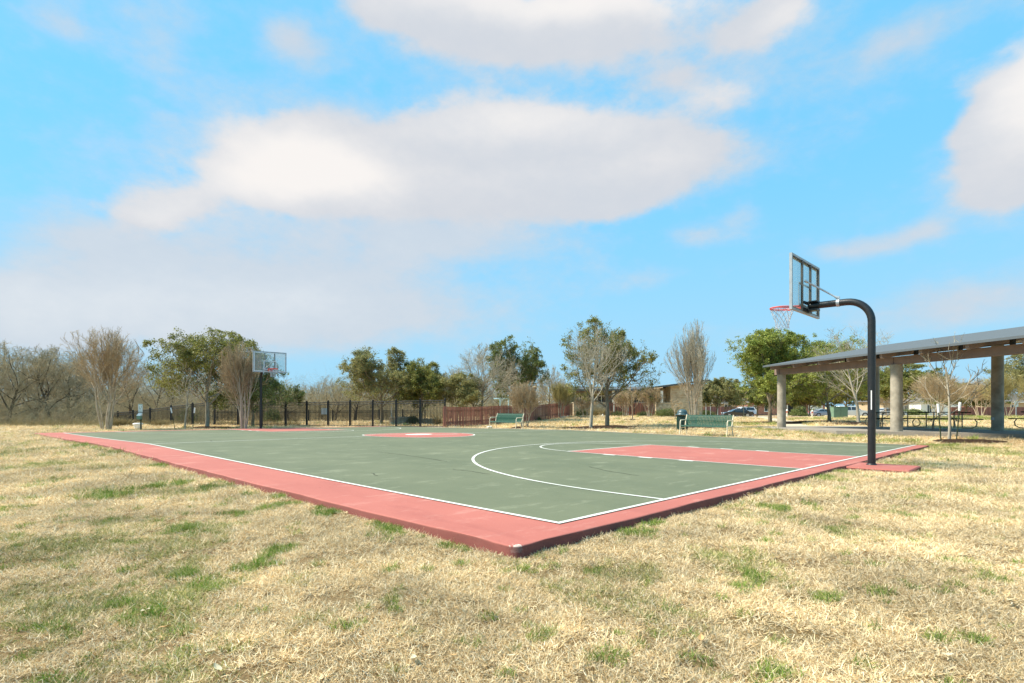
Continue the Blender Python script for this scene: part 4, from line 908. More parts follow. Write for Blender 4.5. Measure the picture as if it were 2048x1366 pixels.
# ---------------------------------------------------------------- iron fences
def iron_fence(label, pts, hts, panel, name='iron_fence', pick=.11, mulx=1.):
    """pts: polyline of xy, hts: height at each point"""
    x0, y0 = pts[0]; t = thing(name, label, 'fence', (x0, y0, gz1(x0,y0)))
    z00 = gz1(x0,y0)
    P = [Vector((*p, 0)) for p in pts]; cum = [0]
    for i in range(len(P)-1): cum.append(cum[-1]+(P[i+1]-P[i]).length)
    n = round(cum[-1]/panel)
    def at(s):
        for i in range(len(P)-1):
            if s <= cum[i+1]+1e-6:
                k = (s-cum[i])/(cum[i+1]-cum[i]); q = P[i].lerp(P[i+1], k); return q, hts[i]+(hts[i+1]-hts[i])*k
    prev = None
    for i in range(n+1):
        q, h = at(min(cum[-1], cum[-1]*i/n)); z = gz1(q.x,q.y)
        lx, ly, lz = q.x-x0, q.y-y0, z-z00
        b = MB(); b.box((lx-.05,ly-.05,lz-.1),(lx+.05,ly+.05,lz+h+.08)); b.lathe([(.05,lz+h+.081),(.045,lz+h+.10),(.01,lz+h+.12)], 8, at=(lx,ly,0)); b.build('post', 'iron', t)
        if prev:
            (ax, ay, az, ah) = prev; b = MB(); L = math.hypot(lx-ax, ly-ay); d = Vector((lx-ax, ly-ay, 0)).normalized(); nn = Vector((-d.y, d.x, 0))
            def pt(s, zf): return (ax+d.x*s, ay+d.y*s, zf)
            def zt(s): k = s/L; return az+(lz-az)*k, ah+(h-ah)*k
            for rz_ in (.12, -.20, -.04):
                a0, h0 = zt(0); a1, h1 = zt(L); za = a0+(rz_ if rz_ > 0 else h0+rz_); zb = a1+(rz_ if rz_ > 0 else h1+rz_)
                b.tube([pt(.04,za), pt(L-.04,zb)], .024, 4)
            s = pick
            while s < L-.05:
                a_, h_ = zt(s); q2 = pt(s, 0); b.box((q2[0]-.013,q2[1]-.013,a_+.05),(q2[0]+.013,q2[1]+.013,a_+h_)); s += pick
            b.build('fence_panel', 'iron', t)
        prev = (lx, ly, lz, h)
    return t
def A(px, D): return AT(px, D)[:2]
iron_fence('tall black iron picket fence behind the court, stepping down at its left end',
   [A(150,47),A(248,44.5),A(290,43.5),A(422,42.5),A(575,42),A(890,38.0)], [1.0,1.0,1.2,1.82,1.80,1.92], 1.87)
iron_fence('low black iron fence in the shade in front of the woods, behind the taller one', [A(205,60),A(430,60),A(640,60),A(850,62)], [1.15,1.15,1.2,1.15], 2.4, pick=.14)

# ---------------------------------------------------------------- timber fences and walls
def picket_fence(label, a, b_, h, gap=.018, w=.125, panel=2.4, mat_='wood', name='wooden_fence', z=None, seed=1, group=None):
    rnd = random.Random(seed); x0, y0 = a; z00 = gz1(x0,y0) if z is None else z; t = thing(name, label, 'fence', (x0,y0,z00), math.atan2(b_[1]-y0, b_[0]-x0), group)
    L = math.hypot(b_[0]-x0, b_[1]-y0); n = max(1, round(L/panel)); dx, dy = (b_[0]-x0)/L, (b_[1]-y0)/L
    zz = lambda s: (gz1(x0+dx*s, y0+dy*s) if z is None else z)-z00
    for i in range(n):
        s0, s1 = L*i/n, L*(i+1)/n; m = MB(); s = s0+.01
        while s+w < s1:
            g0 = zz(s); m.box((s,-.011,g0+.03),(s+w,.011,g0+h+rnd.uniform(-.012,.012)))
            s += w+gap*(1+ (1.3*rnd.random() if gap else 0))
        m.build('board_panel', mat_, t)
        r = MB()
        for k in (.25,.80):
            r.add([(s0,.0125,zz(s0)+h*k),(s1,.0125,zz(s1)+h*k),(s1,.05,zz(s1)+h*k),(s0,.05,zz(s0)+h*k),(s0,.0125,zz(s0)+h*k+.09),(s1,.0125,zz(s1)+h*k+.09),(s1,.05,zz(s1)+h*k+.09),(s0,.05,zz(s0)+h*k+.09)],[(0,3,2,1),(4,5,6,7),(0,1,5,4),(1,2,6,5),(2,3,7,6),(3,0,4,7)])
        r.build('rail', mat_, t)
    for i in range(n+1):
        s = L*i/n; g0 = zz(s); q = MB(); q.box((s-.045,.052,g0-.1),(s+.045,.14,g0+h-.03)); q.build('post', mat_, t)
    return t
picket_fence('red-brown wooden picket fence with gaps running behind the farther bench', A(890,38), A(1139,56.5), 1.44, gap=.032, w=.13)
q = MB(); x, y, z = AT(890,37.95); q.box((-.09,-.09,-.1),(.09,.09,1.5)); o = q.build('fence_post', 'wood'); o.location = (x, y, z); tag(o, 'thick red-brown post where the iron fence meets the wooden fence', 'fence post')
picket_fence('red-brown picket gate section between two low stone walls', A(1218,60.5), A(1311,60.5), 1.45, gap=.055, w=.17, panel=2.5, name='picket_gate', seed=5)
picket_fence('long red-stained board fence beyond the parked cars', A(1375,102), A(1508,104), 1.75, gap=0.001, w=.14, panel=3, seed=6)
picket_fence('long red-stained board fence at the right behind the green slope', A(1903,92), A(2110,96), 1.75, gap=0.001, w=.14, panel=3, seed=7)
def stone_wall(label, a, b_, h, th=.35):
    x0, y0 = a; L = math.hypot(b_[0]-x0, b_[1]-y0); t = thing('stone_wall', label, 'stone wall', (x0,y0,gz1(x0,y0)), math.atan2(b_[1]-y0,b_[0]-x0))
    MB().box((0,0,-.5),(L,th,h)).build('wall', 'stone', t); MB().box((-.04,-.04,h+.001),(L+.04,th+.04,h+.07)).build('coping', 'path', t); return t
stone_wall('low tan stone wall left of the picket gate', A(1147,59.8), A(1217,60.2), 1.42)
stone_wall('low tan stone wall right of the picket gate, below the stone tower', A(1312,60.2), A(1398,60.6), 1.42)
def planter(label, px, D, rx, ry, h):
    x, y, z = AT(px, D); t = thing('stone_planter', label, 'planter', (x,y,z)); b = MB(); n = 36; pr = [(1,-.2),(1,h),(.8,h),(.8,h-.15)]
    vs = [(rx*r*math.cos(2*math.pi*k/n), ry*r*math.sin(2*math.pi*k/n), zz) for r, zz in pr for k in range(n)]
    b.add(vs, [(i*n+k, i*n+(k+1)%n, (i+1)*n+(k+1)%n, (i+1)*n+k) for i in range(3) for k in range(n)]); b.build('wall', 'stone', t)
    b = MB(); vs = [(rx*r*math.cos(2*math.pi*k/n), ry*r*math.sin(2*math.pi*k/n), zz) for r, zz in ((.77,h+.001),(1.04,h+.001),(1.04,h+.09),(.77,h+.09)) for k in range(n)]
    b.add(vs, [(i*n+k, i*n+(k+1)%n, ((i+1)%4)*n+(k+1)%n, ((i+1)%4)*n+k) for i in range(4) for k in range(n)]); b.build('coping', 'path', t)
    MB().lathe([(.78,h-.16),(.01,h-.1)], 30).build('soil', 'mulch', t).scale = (rx, ry, 1)
planter('curved tan stone planter with pale coping behind the iron fence', 803, 47.5, 1.0, .8, .50)
planter('straight-fronted low stone planter right of the round bush', 850, 48., 1.1, .7, .32)

# ---------------------------------------------------------------- shrubs
def shrub(label, px, D, w, h, m='bush', name='bush', seed=1, n=5000, ls=.07, grass=False, cat='bush', stems=True):
    rs = np.random.RandomState(seed); x, y, z = AT(px, D); t = thing(name, label, cat, (x,y,z))
    if grass:
        k = 260; az = rs.rand(k)*6.28; le = rs.rand(k)*.7; P = np.stack([rs.randn(k)*.06*w, rs.randn(k)*.06*w, np.full(k,-.02)],1); Dn = np.stack([le*np.cos(az), le*np.sin(az), np.ones(k)],1)
        lv = grow(rs, (P, Dn, h*(.6+.5*rs.rand(k)), np.full(k,.008)), [dict(n=6,wob=.08,up=-.08,tap=.8)]); V, Fc = tubes(lv, (3,)); V[:,:2] *= w/(h*.9)
        link('blades', npmesh('blades', V, Fc), m, t); return t
    c = rs.randn(260,3); c = nrm(c)*(rs.rand(260,1)**.4); c[:,2] = np.abs(c[:,2]); c = c*np.array([w/2*.9, w/2*.9, h*.85])*(1+.12*np.sin(c[:,0:1]*9+seed)); c[:,2] += .05
    V, Fc = leaves(rs, c, n//260, .10*w**.5, ls); link('leaves', npmesh('leaves', V, Fc), m, t)
    b = MB()
    for i in range(7): a = i*.9; b.tube([(0,0,0),(w*.15*math.cos(a),w*.15*math.sin(a),h*.4),(w*.3*math.cos(a),w*.3*math.sin(a),h*.75)], .02, 5)
    b.build('stems', 'bark', t); return t
shrub('round clipped green bush between the stone planters', 826, 46., 1.0, .72, seed=3)
shrub('green shrub at the foot of the woods right of the far hoop pole', 543, 56, 1.9, 1.6, seed=4, ls=.1)
shrub('green shrub at the foot of the woods left of the live oak', 376, 54, 2.2, 1.7, 'oakd', seed=5, ls=.1)
shrub('squarish clipped hedge against the left stone wall', 1163, 58.6, 1.3, .95, 'bush', seed=6, name='hedge')
shrub('dark shrub against the right stone wall', 1333, 58., 2.6, .85, 'oakd', seed=7, ls=.1)
shrub('low shrub before the gate at its right', 1288, 58.5, 1.6, .45, 'bush', seed=8)
shrub('low shrub before the gate at its left', 1237, 58.8, 1.5, .5, 'bush', seed=9)
shrub('dark evergreen shrub at the brick house entry', 1598, 108, 3.5, 2.1, 'oakd', seed=10, ls=.2)
shrub('second shrub at the white garage corner', 1632, 108, 2.6, 1.5, 'oakd', seed=12, ls=.2)
shrub('clipped dark hedge in front of the white house', 1826, 100, 5, 1.5, 'oakd', seed=13, ls=.2, name='hedge')
shrub('little green shrub at the foot of the wooden fence', 1072, 50.5, .8, .35, seed=14)
shrub('low green shrubs right of the tall crape myrtle', 1413, 90, 3.0, 1.2, seed=15, ls=.15)
shrub('tan ornamental grass at the left of the wooden fence', 876, 44., 1.0, .85, 'tussock', 'ornamental_grass', 16, grass=True, cat='grass clump')
for i, (px, D, w, h, lab) in enumerate(((232,39.5,1.1,.7,'dry grass tuft behind the leftmost crape myrtle'),(252,40,1.2,.6,'dry grass tuft left of the white bucket'),(322,40.5,1.4,.55,'dry grass tuft at the iron fence right of the sign'),(1190,58.5,1.6,1.1,'tall dry grass against the left stone wall'),(1208,58.8,1.2,.9,'dry grass right beside the forked oak trunk'),(1358,57,2.0,1.1,'dry grass clump at the right stone wall'))):
    shrub(lab, px, D, w, h, 'tussock', 'dry_grass_tuft', 30+i, grass=True, cat='grass clump')
def weeds():
    """rough dry weeds along the foot of the woods"""
    rs = np.random.RandomState(8); k = 9000; px = -150+rs.rand(k)*750; D = np.where(px < 210, 38.5+rs.rand(k)*3.5, 42.8+rs.rand(k)*3); x = (px-1024)/F*D
    az = rs.rand(k)*6.28; le = rs.rand(k)*.8; P = np.stack([x, D, gz(x, D)-.02],1); Dn = np.stack([le*np.cos(az), le*np.sin(az), np.ones(k)],1)
    lv = grow(rs, (P, Dn, .25+.5*rs.rand(k)**2*(.6+.6*np.sin(px*.05)**2), np.full(k,.007)), [dict(n=4,wob=.1,up=-.05,tap=.8)]); V, Fc = tubes(lv, (3,)); return npmesh('weeds', V, Fc)
tag(link('weeds', weeds(), 'tussock'), 'rough dry weeds along the foot of the woods at the left', 'weeds', kind='stuff')

# ---------------------------------------------------------------- buildings
def clubhouse():
    D = 66.; x0, y0, z0 = AT(1128, D); sc = D/F
    t = thing('clubhouse', 'low clubhouse with grey roof and a tall tan stone tower behind the stone walls', 'building', (x0, y0, z0)); X = lambda px: (px-1128)*sc
    zt = lambda py: CAMZ+(HZ-py)*sc-z0
    MB().box((X(1130),.6,-.6),(X(1300),8,zt(781.5))).build('wall', 'brownwall', t)
    q = MB(); q.box((X(1337),-.8,-.6),(X(1400),6,zt(769))); q.build('tower', 'stone', t)
    MB().box((X(1300.1),1.2,-.6),(X(1336.9),5,zt(776))).build('stone_wing', 'stone', t)
    # roof: flat eave then a rising wing
    b = MB(); b.prism([(X(1118),zt(779)),(X(1272),zt(779)),(X(1300),zt(774)),(X(1410),zt(760)),(X(1410),zt(763)),(X(1300),zt(777.5)),(X(1272),zt(782)),(X(1118),zt(782))], -1.6, 2.5); b.build('roof_edge', 'roofm', t)
    b = MB(); b.add([(X(1118),2.4,zt(779)),(X(1275),2.4,zt(779)),(X(1335),2.4,zt(771)),(X(1330),9,zt(768)),(X(1180),9,zt(768)),(X(1130),9,zt(770))],[(0,1,2,3,4,5)]); 
    b.build('roof', 'roofm', t)
    for a, c in ((1142,1160),(1164,1182),(1195,1214),(1226,1247),(1262,1297)):
        f = MB(); z1, z2 = zt(806), zt(791)
        f.box((X(a),.52,z1),(X(c),.598,z1+.07)); f.box((X(a),.52,z2-.07),(X(c),.598,z2)); f.box((X(a),.52,z1+.07),(X(a)+.07,.598,z2-.07)); f.box((X(c)-.07,.52,z1+.07),(X(c),.598,z2-.07)); f.box((X((a+c)/2)-.03,.52,z1+.07),(X((a+c)/2)+.03,.598,z2-.07))
        w = f.build('window', 'white', t); MB().box((X(a)+.05,.56,z1+.05),(X(c)-.05,.59,z2-.05)).build('pane', 'wglass', w)
    for p in (1223,1250,1318):
        MB().lathe([(.16,-.4),(.16,zt(782))], 14, at=(X(p),-1.2,0)).build('column', 'stucco', t)
clubhouse()
def house(label, px0, px1, D, depth, wall, ridge, eave=2.9, windows=(), door=None, garage=None, roofm='shingle', seed=0, hip=1.5):
    x0, y0, z0 = AT(px0, D); x1 = (px1-1024)/F*D; w = x1-x0; t = thing('house', label, 'house', (x0,y0,z0), 0)
    MB().box((0,0,-.6),(w,depth,eave)).build('wall', wall, t)
    b = MB(); o = .5; b.add([(-o,-o,eave),(w+o,-o,eave),(w+o,depth+o,eave),(-o,depth+o,eave),(hip*2,depth/2,ridge),(w-hip*2,depth/2,ridge)],[(0,1,5,4),(1,2,5),(2,3,4,5),(3,0,4),(3,2,1,0)]); b.build('roof', roofm, t)
    MB().box((-o,-o-.03,eave-.18),(w+o,-o-.005,eave-.002)).build('fascia', 'stucco', t)
    for a, c, z1, z2 in windows:
        f = MB(); 
        f.box((a,-.06,z1),(c,-.002,z1+.08)); f.box((a,-.06,z2-.08),(c,-.002,z2)); f.box((a,-.06,z1+.08),(a+.08,-.002,z2-.08)); f.box((c-.08,-.06,z1+.08),(c,-.002,z2-.08)); f.box(((a+c)/2-.03,-.05,z1+.08),((a+c)/2+.03,-.002,z2-.08))
        f.box((a-.1,-.12,z1-.08),(c+.1,-.002,z1-.001)); wn = f.build('window', 'white', t); MB().box((a+.07,-.03,z1+.07),(c-.07,-.004,z2-.07)).build('pane', 'wglass', wn)
    if door:
        for a in door:
            n = 10; pts = [(a-.8,0),(a+.8,0)]+[(a+.8*math.cos(k/n*math.pi),1.9+.6*math.sin(k/n*math.pi)) for k in range(n+1)]
            MB().prism(pts, -.10, -.003).build('arched_opening', 'dark', t)
            MB().box((a-1.0,-.35,0),(a-.82,-.11,2.3)).build('pillar', 'stucco', t)
    if garage:
        a, c = garage; g_ = MB()
        for k in range(4): g_.box((a,-.07,.02+k*.55),(c,-.003,.02+k*.55+.535))
        g_.build('garage_door', 'white', t)
    return t
house('red brick house with arched entry behind the green utility box', 1496, 1650, 118, 9, 'brick', 5.6, windows=((3.4,4.7,.9,2.2),(1,1.8,.9,2.2)), door=(9.0,11.3), garage=(12.6,15.6))
house('white stucco house seen between the picnic table trees', 1842, 1922, 116, 9, 'stucco', 5.4, windows=((1.2,2.2,.6,2.3),), garage=(4.8,7.8))
house('tan brick house left of the white stucco house', 1768, 1834, 120, 9, 'tan', 5.2, windows=((1.5,2.5,.9,2.2),(4.2,5.2,.9,2.2)))
house('small brick house behind the right red fence', 1928, 1952, 122, 7, 'brick', 4.6, windows=((.8,1.6,1.0,2.2),), hip=.6)
house('grey-roofed house behind the right red fence, far right', 1966, 2080, 124, 9, 'tan', 5.0, windows=((2,3.4,1,2.3),(6,7.4,1,2.3)))
house('grey-roofed low house behind the red fence and the dark oak', 1408, 1470, 112, 8, 'tan', 4.4, eave=2.6, windows=((4,5.4,1.2,2.3),))
house('tan shingled house in the gap between the bare trees left of the gate', 1905, 1930, 135, 8, 'tan', 5.0, hip=.6) if False else None

# ---------------------------------------------------------------- cars
def car(label, px, D, rz, kind, paint, name='parked_car', dz=.02):
    x, y, z = AT(px, D); t = thing(name, label, 'pickup truck' if kind == 'pickup' else 'car', (x,y,z+dz), rz, 'vehicles parked along the street')
    if kind == 'suv': Lh, H = 2.35, 1.70; prof = [(-2.3,.45),(-2.36,.75),(-2.3,1.0),(-2.18,1.12),(-1.98,1.55),(-1.8,1.68),(-.9,1.72),(.2,1.68),(.45,1.58),(1.05,1.12),(1.9,1.0),(2.25,.85),(2.33,.6),(2.28,.4)]; win = [(-1.95,1.13),(-1.78,1.56),(-.9,1.62),(.15,1.58),(.40,1.50),(.92,1.13)]; ax = (-1.42,1.42)
    elif kind == 'sedan': Lh, H = 2.35, 1.45; prof = [(-2.3,.42),(-2.38,.7),(-2.3,.95),(-1.75,1.02),(-1.1,1.38),(-.6,1.44),(.2,1.42),(.5,1.34),(1.15,.98),(1.95,.86),(2.3,.7),(2.36,.5),(2.3,.36)]; win = [(-1.55,1.03),(-1.05,1.32),(-.6,1.36),(.18,1.34),(.45,1.27),(.98,.99)]; ax = (-1.42,1.45)
    else: Lh, H = 2.9, 1.9; prof = [(-2.85,.55),(-2.9,.8),(-2.88,1.18),(-.72,1.20),(-.62,1.24),(-.42,1.80),(-.2,1.88),(.6,1.88),(.85,1.80),(1.4,1.26),(2.5,1.15),(2.85,.95),(2.9,.6),(2.85,.45)]; win = [(-.48,1.27),(-.34,1.74),(-.18,1.79),(.58,1.79),(.78,1.73),(1.22,1.27)]; ax = (-1.85,1.85)
    hw = .92; rw = .36 if kind != 'pickup' else .40
    # body with wheel arches cut from the sill line
    sill = []
    for a in sorted(ax, reverse=True):
        sill += [(a+(rw+.06)*math.cos(k/8*math.pi), max(.32, rw+(rw+.06)*math.sin(k/8*math.pi))) for k in range(9)]
    poly = prof+sill if True else prof
    b = MB(); n = len(poly)
    belt = 1.05 if kind != 'pickup' else 1.22
    def tum(zz): return hw-max(0, zz-belt)*.30-max(0,.6-zz)*.12
    L = [(p[0], -tum(p[1]), p[1]) for p in poly]; Rr = [(p[0], tum(p[1]), p[1]) for p in poly]
    b.add(L+Rr, [tuple(range(n)), tuple(range(2*n-1, n-1, -1))]+[(i, n+i, n+(i+1)%n, (i+1)%n) for i in range(n)]); b.build('body', paint, t)
    for s in (-1,1):
        m = len(win)
        # split side glass at the pillar
        xs = (-.35 if kind != 'pickup' else .35)
        for part in (0,1):
            pts = [p for p in win if (p[0] < xs) == (part == 0)]; zt_ = np.interp(xs, [p[0] for p in win[1:-1]], [p[1] for p in win[1:-1]]); e = (-.04 if part == 0 else .04)
            cut = [(xs+e, zt_-.01),(xs+e, win[0][1])]
            pts = pts+cut if part == 0 else [cut[1], cut[0]]+pts
            if len(pts) < 3: continue
            v = [(p[0], s*(tum(p[1])+.006), p[1]) for p in pts]; b = MB(); b.add(v, [tuple(range(len(v)))]); b.build('window', 'wglass', t)
    # screens
    fr = prof.index(max([p for p in prof if p[1] > H-.15], key=lambda p: p[0])); a, c = prof[fr], prof[fr+1]
    def screen(a, c, sg):
        nrmv = Vector((-(c[1]-a[1]), 0, c[0]-a[0])).normalized()*(.008); nrmv = nrmv if nrmv.x*sg > 0 else -nrmv
        pa, pc = Vector((a[0],0,a[1])), Vector((c[0],0,c[1])); p1 = pa.lerp(pc,.08)+nrmv; p2 = pa.lerp(pc,.92)+nrmv; wa, wc = tum(p1.z)-.08, tum(p2.z)-.08
        MB().add([(p1.x,-wa,p1.z),(p1.x,wa,p1.z),(p2.x,wc,p2.z),(p2.x,-wc,p2.z)],[(0,1,2,3)]).build('windscreen' if sg > 0 else 'rear_window', 'wglass', t)
    screen(a, c, 1)
    rr = [i for i, p in enumerate(prof) if p[1] > belt+.25][0]; screen(prof[rr], prof[rr-1], -1)
    for a in ax:
        for s in (-1,1):
            w = bpy.data.objects.new('wheel', None); COL.link(w); w.parent = t; w.location = (a, s*(hw-.12), rw); w.rotation_euler = (math.pi/2*s,0,0) if False else (math.pi/2,0,0)
            MB().lathe([(rw-.10,-.10),(rw-.02,-.11),(rw,-.07),(rw,.07),(rw-.02,.11),(rw-.10,.10)], 20).build('tyre', 'tyre', w)
            b = MB(); b.lathe([(rw-.105,-.104),(.05,-.09),(.04,-.11),(.01,-.11)], 16); b.lathe([(.01,.11),(.04,.11),(.05,.09),(rw-.105,.104)], 16); b.build('rim', 'chrome', w)
    for s in (-1,1):
        MB().box((Lh-.12,s*.62-.16,.68),(Lh+.0,s*.62+.16,.82)).build('headlight', 'lampw', t)
        MB().box((-Lh-.02,s*.72-.1,.78),(-Lh+.12,s*.72+.1,1.0)).build('tail_light', 'lampr', t)
        MB().box((.62 if kind!='pickup' else 1.0,s*.93-.02,belt-.0),(.74 if kind!='pickup' else 1.14,s*.93+s*.12+.03,belt+.14)).build('mirror', paint, t)
    return t
car('white car parked on the left behind the black one', 1484, 101, math.pi+.1, 'suv', 'carw')
car('black car parked nearest, in front of the white one', 1474, 94, math.pi-.1, 'sedan', 'cars')
car('large white sport utility vehicle right of the green utility box', 1701, 93, 0, 'suv', 'carw').scale = (1.25,1.15,1.14)
car('silver car mostly hidden behind the live oak trunk left of the green utility box', 1648, 100, 0, 'sedan', 'carg')
car('white car behind the thick round column and the picnic table', 1778, 86, .1, 'sedan', 'carw')

# ---------------------------------------------------------------- small things
def stake(label, px, D, lx, h, S=1.):
    x, y, z = AT(px, D); t = thing('tree_stake', label, 'tree stake', (x,y,z))
    a = Vector((0,0,-.15)); b_ = Vector((lx,0,h)); q = MB(); q.tube([a, b_], .017*S, 6); q.build('bar', 'stake', t)
    q = MB(); q.tube([a.lerp(b_,.80), a.lerp(b_,1.01)], .036*S, 8); q.build('cap', 'white', t)
stake('leaning stake with white cap, left of the thin young tree at the far left', 351.5, 32.4, -.28, 1.30)
stake('leaning stake with white cap, right of the thin young tree at the far left', 384.5, 32.6, .15, 1.30)
stake('green stake with white cap left of the young tree by the pavilion', 1883, 21.2, -.13, 1.42, 1.35)
stake('green stake with white cap right of the young tree by the pavilion', 1912, 21.6, .16, 1.46, 1.35)
def station():
    x, y, z = AT(281, 31.8); t = thing('pet_waste_station', 'pet waste station with pale green sign and bag box on a post', 'pet waste station', (x,y,z), -.25)
    MB().box((-.03,0,-.1),(.03,.05,1.48)).build('post', 'stake', t)
    s = MB().box((-.15,-.012,1.06),(.15,-.002,1.52)).build('sign', 'signw', t)
    q = MB(); q.box((-.13,-.0150,1.10),(.13,-.0125,1.13)); q.box((-.13,-.015,1.47),(.13,-.0125,1.50)); q.box((-.06,-.015,1.22),(-.03,-.0125,1.40)); q.box((-.03,-.015,1.22),(.05,-.0125,1.26)); q.box((.06,-.015,1.30),(.09,-.0125,1.42)); q.build('print', 'signg', s)
    b = MB(); b.rbox((-.13,-.14,.66),(.13,-.003,.86), .01); b.build('bag_box', 'boxg', t)
    b = MB(); b.prism([(-.15,.86),(.0,1.02),(.0,.87)], -.13, .13, 'x'); b.build('box_lid', 'white', t)
station()
x, y, z = AT(276, 34.5)
t = thing('bucket', 'white lidded bucket on the ground beside the pet waste station', 'bucket', (x,y,z))
MB().lathe([(.19,0),(.235,.30)], 24).build('body', 'white', t); MB().lathe([(.275,.301),(.28,.33),(.27,.37),(.20,.395),(.01,.40)], 24).build('lid', 'white', t)
def fence_sign():
    a = np.array(A(643,41.15)); b_ = np.array(A(655.5,41.0)); t = thing('notice_sign', 'small white notice sign hung on the black iron fence', 'sign', (a[0],a[1]-.03,gz1(*a)+.92), math.atan2(b_[1]-a[1], b_[0]-a[0]))
    MB().box((0,-.012,0),(.47,0,.45)).build('panel', 'boardline', t)
    q = MB(); q.box((.02,-.016,.02),(.45,-.0125,.035)); q.box((.02,-.016,.415),(.45,-.0125,.43)); q.box((.02,-.016,.035),(.035,-.0125,.415)); q.box((.435,-.016,.035),(.45,-.0125,.415)); q.build('border', 'paleblue', t)
fence_sign()
def signpost(label, px, D, h, w, hh, m='signw'):
    x, y, z = AT(px, D); t = thing('sign_post', label, 'sign', (x,y,z)); MB().box((-.035,0,-.2),(.035,.05,h)).build('post', 'steel', t); MB().box((-w/2,-.02,h-hh),(w/2,-.003,h+.03)).build('panel', m, t)
signpost('grey sign on a post on the green slope at the far right', 2032.5, 62, 1.72, .44, .62)
signpost('narrow white sign standing behind the iron fence near the stone planter', 783, 48, 1.55, .16, .62, 'white')
for px, top, lab in ((1412,806,'left pale flagpole-like post behind the bench'),(1421,803,'taller pale post behind the bench, second from left'),(1435.5,810,'short pale post behind the bench, nearest the cars'),):
    x, y, z = AT(px, 80); t = thing('pale_post', lab, 'post', (x,y,z)); hh = CAMZ+(HZ-top)*80/F-z; q = MB(); q.tube([(0,0,-.1),(0,0,hh)], .05, 8); q.build('shaft', 'steel', t); MB().lathe([(.07,hh+.001),(.07,hh+.05),(.01,hh+.09)], 8).build('cap', 'steel', t)
def umbrella(label, px, D, top):
    x, y, z = AT(px, D); h = CAMZ+(HZ-top)*D/F-z; t = thing('shade_umbrella', label, 'umbrella', (x,y,z)); MB().tube([(0,0,0),(0,0,h-.1)], .04, 8).build('pole', 'paleblue', t)
    for i in range(9):
        a = 2*math.pi*i/9+.2; c, s = math.cos(a), math.sin(a); q = MB(); pr = [(.05,h),(.45,h-.08),(.85,h-.30),(1.02,h-.52)]; wd = [.05,.17,.19,.05]; v = []
        for (r, zz), w in zip(pr, wd): v += [(r*c-w*s, r*s+w*c, zz),(r*c+w*s, r*s-w*c, zz),(r*c-w*s, r*s+w*c, zz-.03),(r*c+w*s, r*s-w*c, zz-.03)]
        f = []
        for k in range(3): o = k*4; f += [(o,o+1,o+5,o+4),(o+2,o+6,o+7,o+3),(o,o+4,o+6,o+2),(o+1,o+3,o+7,o+5)]
        f += [(0,2,3,1),(12,13,15,14)]; q.add(v, f); q.build('frond', 'paleblue', t)
umbrella('pale blue palm-shaped shade umbrella above the small crape myrtle', 1046, 57, 796.5)
def tframe(label, px, D, top, l, r, knob):
    x, y, z = AT(px, D); h = CAMZ+(HZ-top)*D/F-z; t = thing('water_play_post', label, 'play post', (x,y,z)); MB().tube([(0,0,0),(0,0,h)], .055, 10).build('pole', 'paleblue', t)
    q = MB(); q.tube([(l*D/F,0,h),(r*D/F,0,h+.02)], .06, 8)
    q.build('arm', 'paleblue', t)
    if knob: MB().lathe([(.02,h+.05),(.15,h+.1),(.16,h+.22),(.03,h+.34)], 12, at=(0,0,0)).build('spout', 'paleblue', t)
tframe('pale blue T-shaped water play post behind the wooden fence, the left one', 1000, 57, 797.5, -13, 13, 0)
tframe('pale blue water play post with a spout on top behind the wooden fence', 1017, 56.5, 797, -4, 4, 1)
def lampglobe(label, px, D, top):
    x, y, z = AT(px, D); h = CAMZ+(HZ-top)*D/F-z; t = thing('bollard_lamp', label, 'lamp', (x,y,z)); MB().lathe([(.05,0),(.05,h)], 8).build('post', 'stucco', t); MB().lathe([(.08,h+.001),(.13,h+.06),(.12,h+.16),(.02,h+.2)], 12).build('globe', 'white', t)
lampglobe('small white lamp behind the wooden fence, left of the crape myrtle', 1024, 55, 807.5)
for px, lab in ((1078.5,'white slide-like post behind the wooden fence, left of a close pair'),(1082,'white slide-like post behind the wooden fence, right of a close pair')):
    x, y, z = AT(px, 60); b = MB(); b.box((-.07,-.07,-.1),(.07,.07,1.55)); b.lathe([(.09,1.551),(.06,1.6),(.01,1.64)], 8); o = b.build('white_post', 'white'); o.location = (x,y,z); tag(o, lab, 'post')
def ubox():
    x, y, z = AT(1676, 57); w = 28.5*57/F; t = thing('utility_box', 'large flat green utility box beside the live oak', 'utility box', (x,y,z)); b = MB(); b.rbox((-w/2,-.5,0),(w/2,.6,1.12), .03); b.build('cabinet', 'boxg', t)
    MB().box((-w/2-.03,-.53,1.121),(w/2+.03,.63,1.16)).build('lid', 'boxg', t); MB().box((-w/2-.1,-.6,-.2),(w/2+.1,.7,-.001)).build('plinth', 'concrete', t)
    MB().box((-.008,-.508,.05),(.008,-.501,1.08)).build('door_seam', 'dark', t)
ubox()
def fire(px, D, lab):
    x, y, z = AT(px, D); t = thing('bollard', lab, 'bollard', (x,y,z)); MB().lathe([(.10,-.1),(.10,.75),(.12,.76),(.12,.82),(.05,.95),(.01,.96)], 12).build('post', 'white', t); MB().lathe([(.104,.55),(.104,.68)], 12).build('band', 'lampr', t)
fire(1624.5, 80, 'small white and red bollard at the street corner')
fire(1574, 70, 'white bollard just right of the near pavilion column')
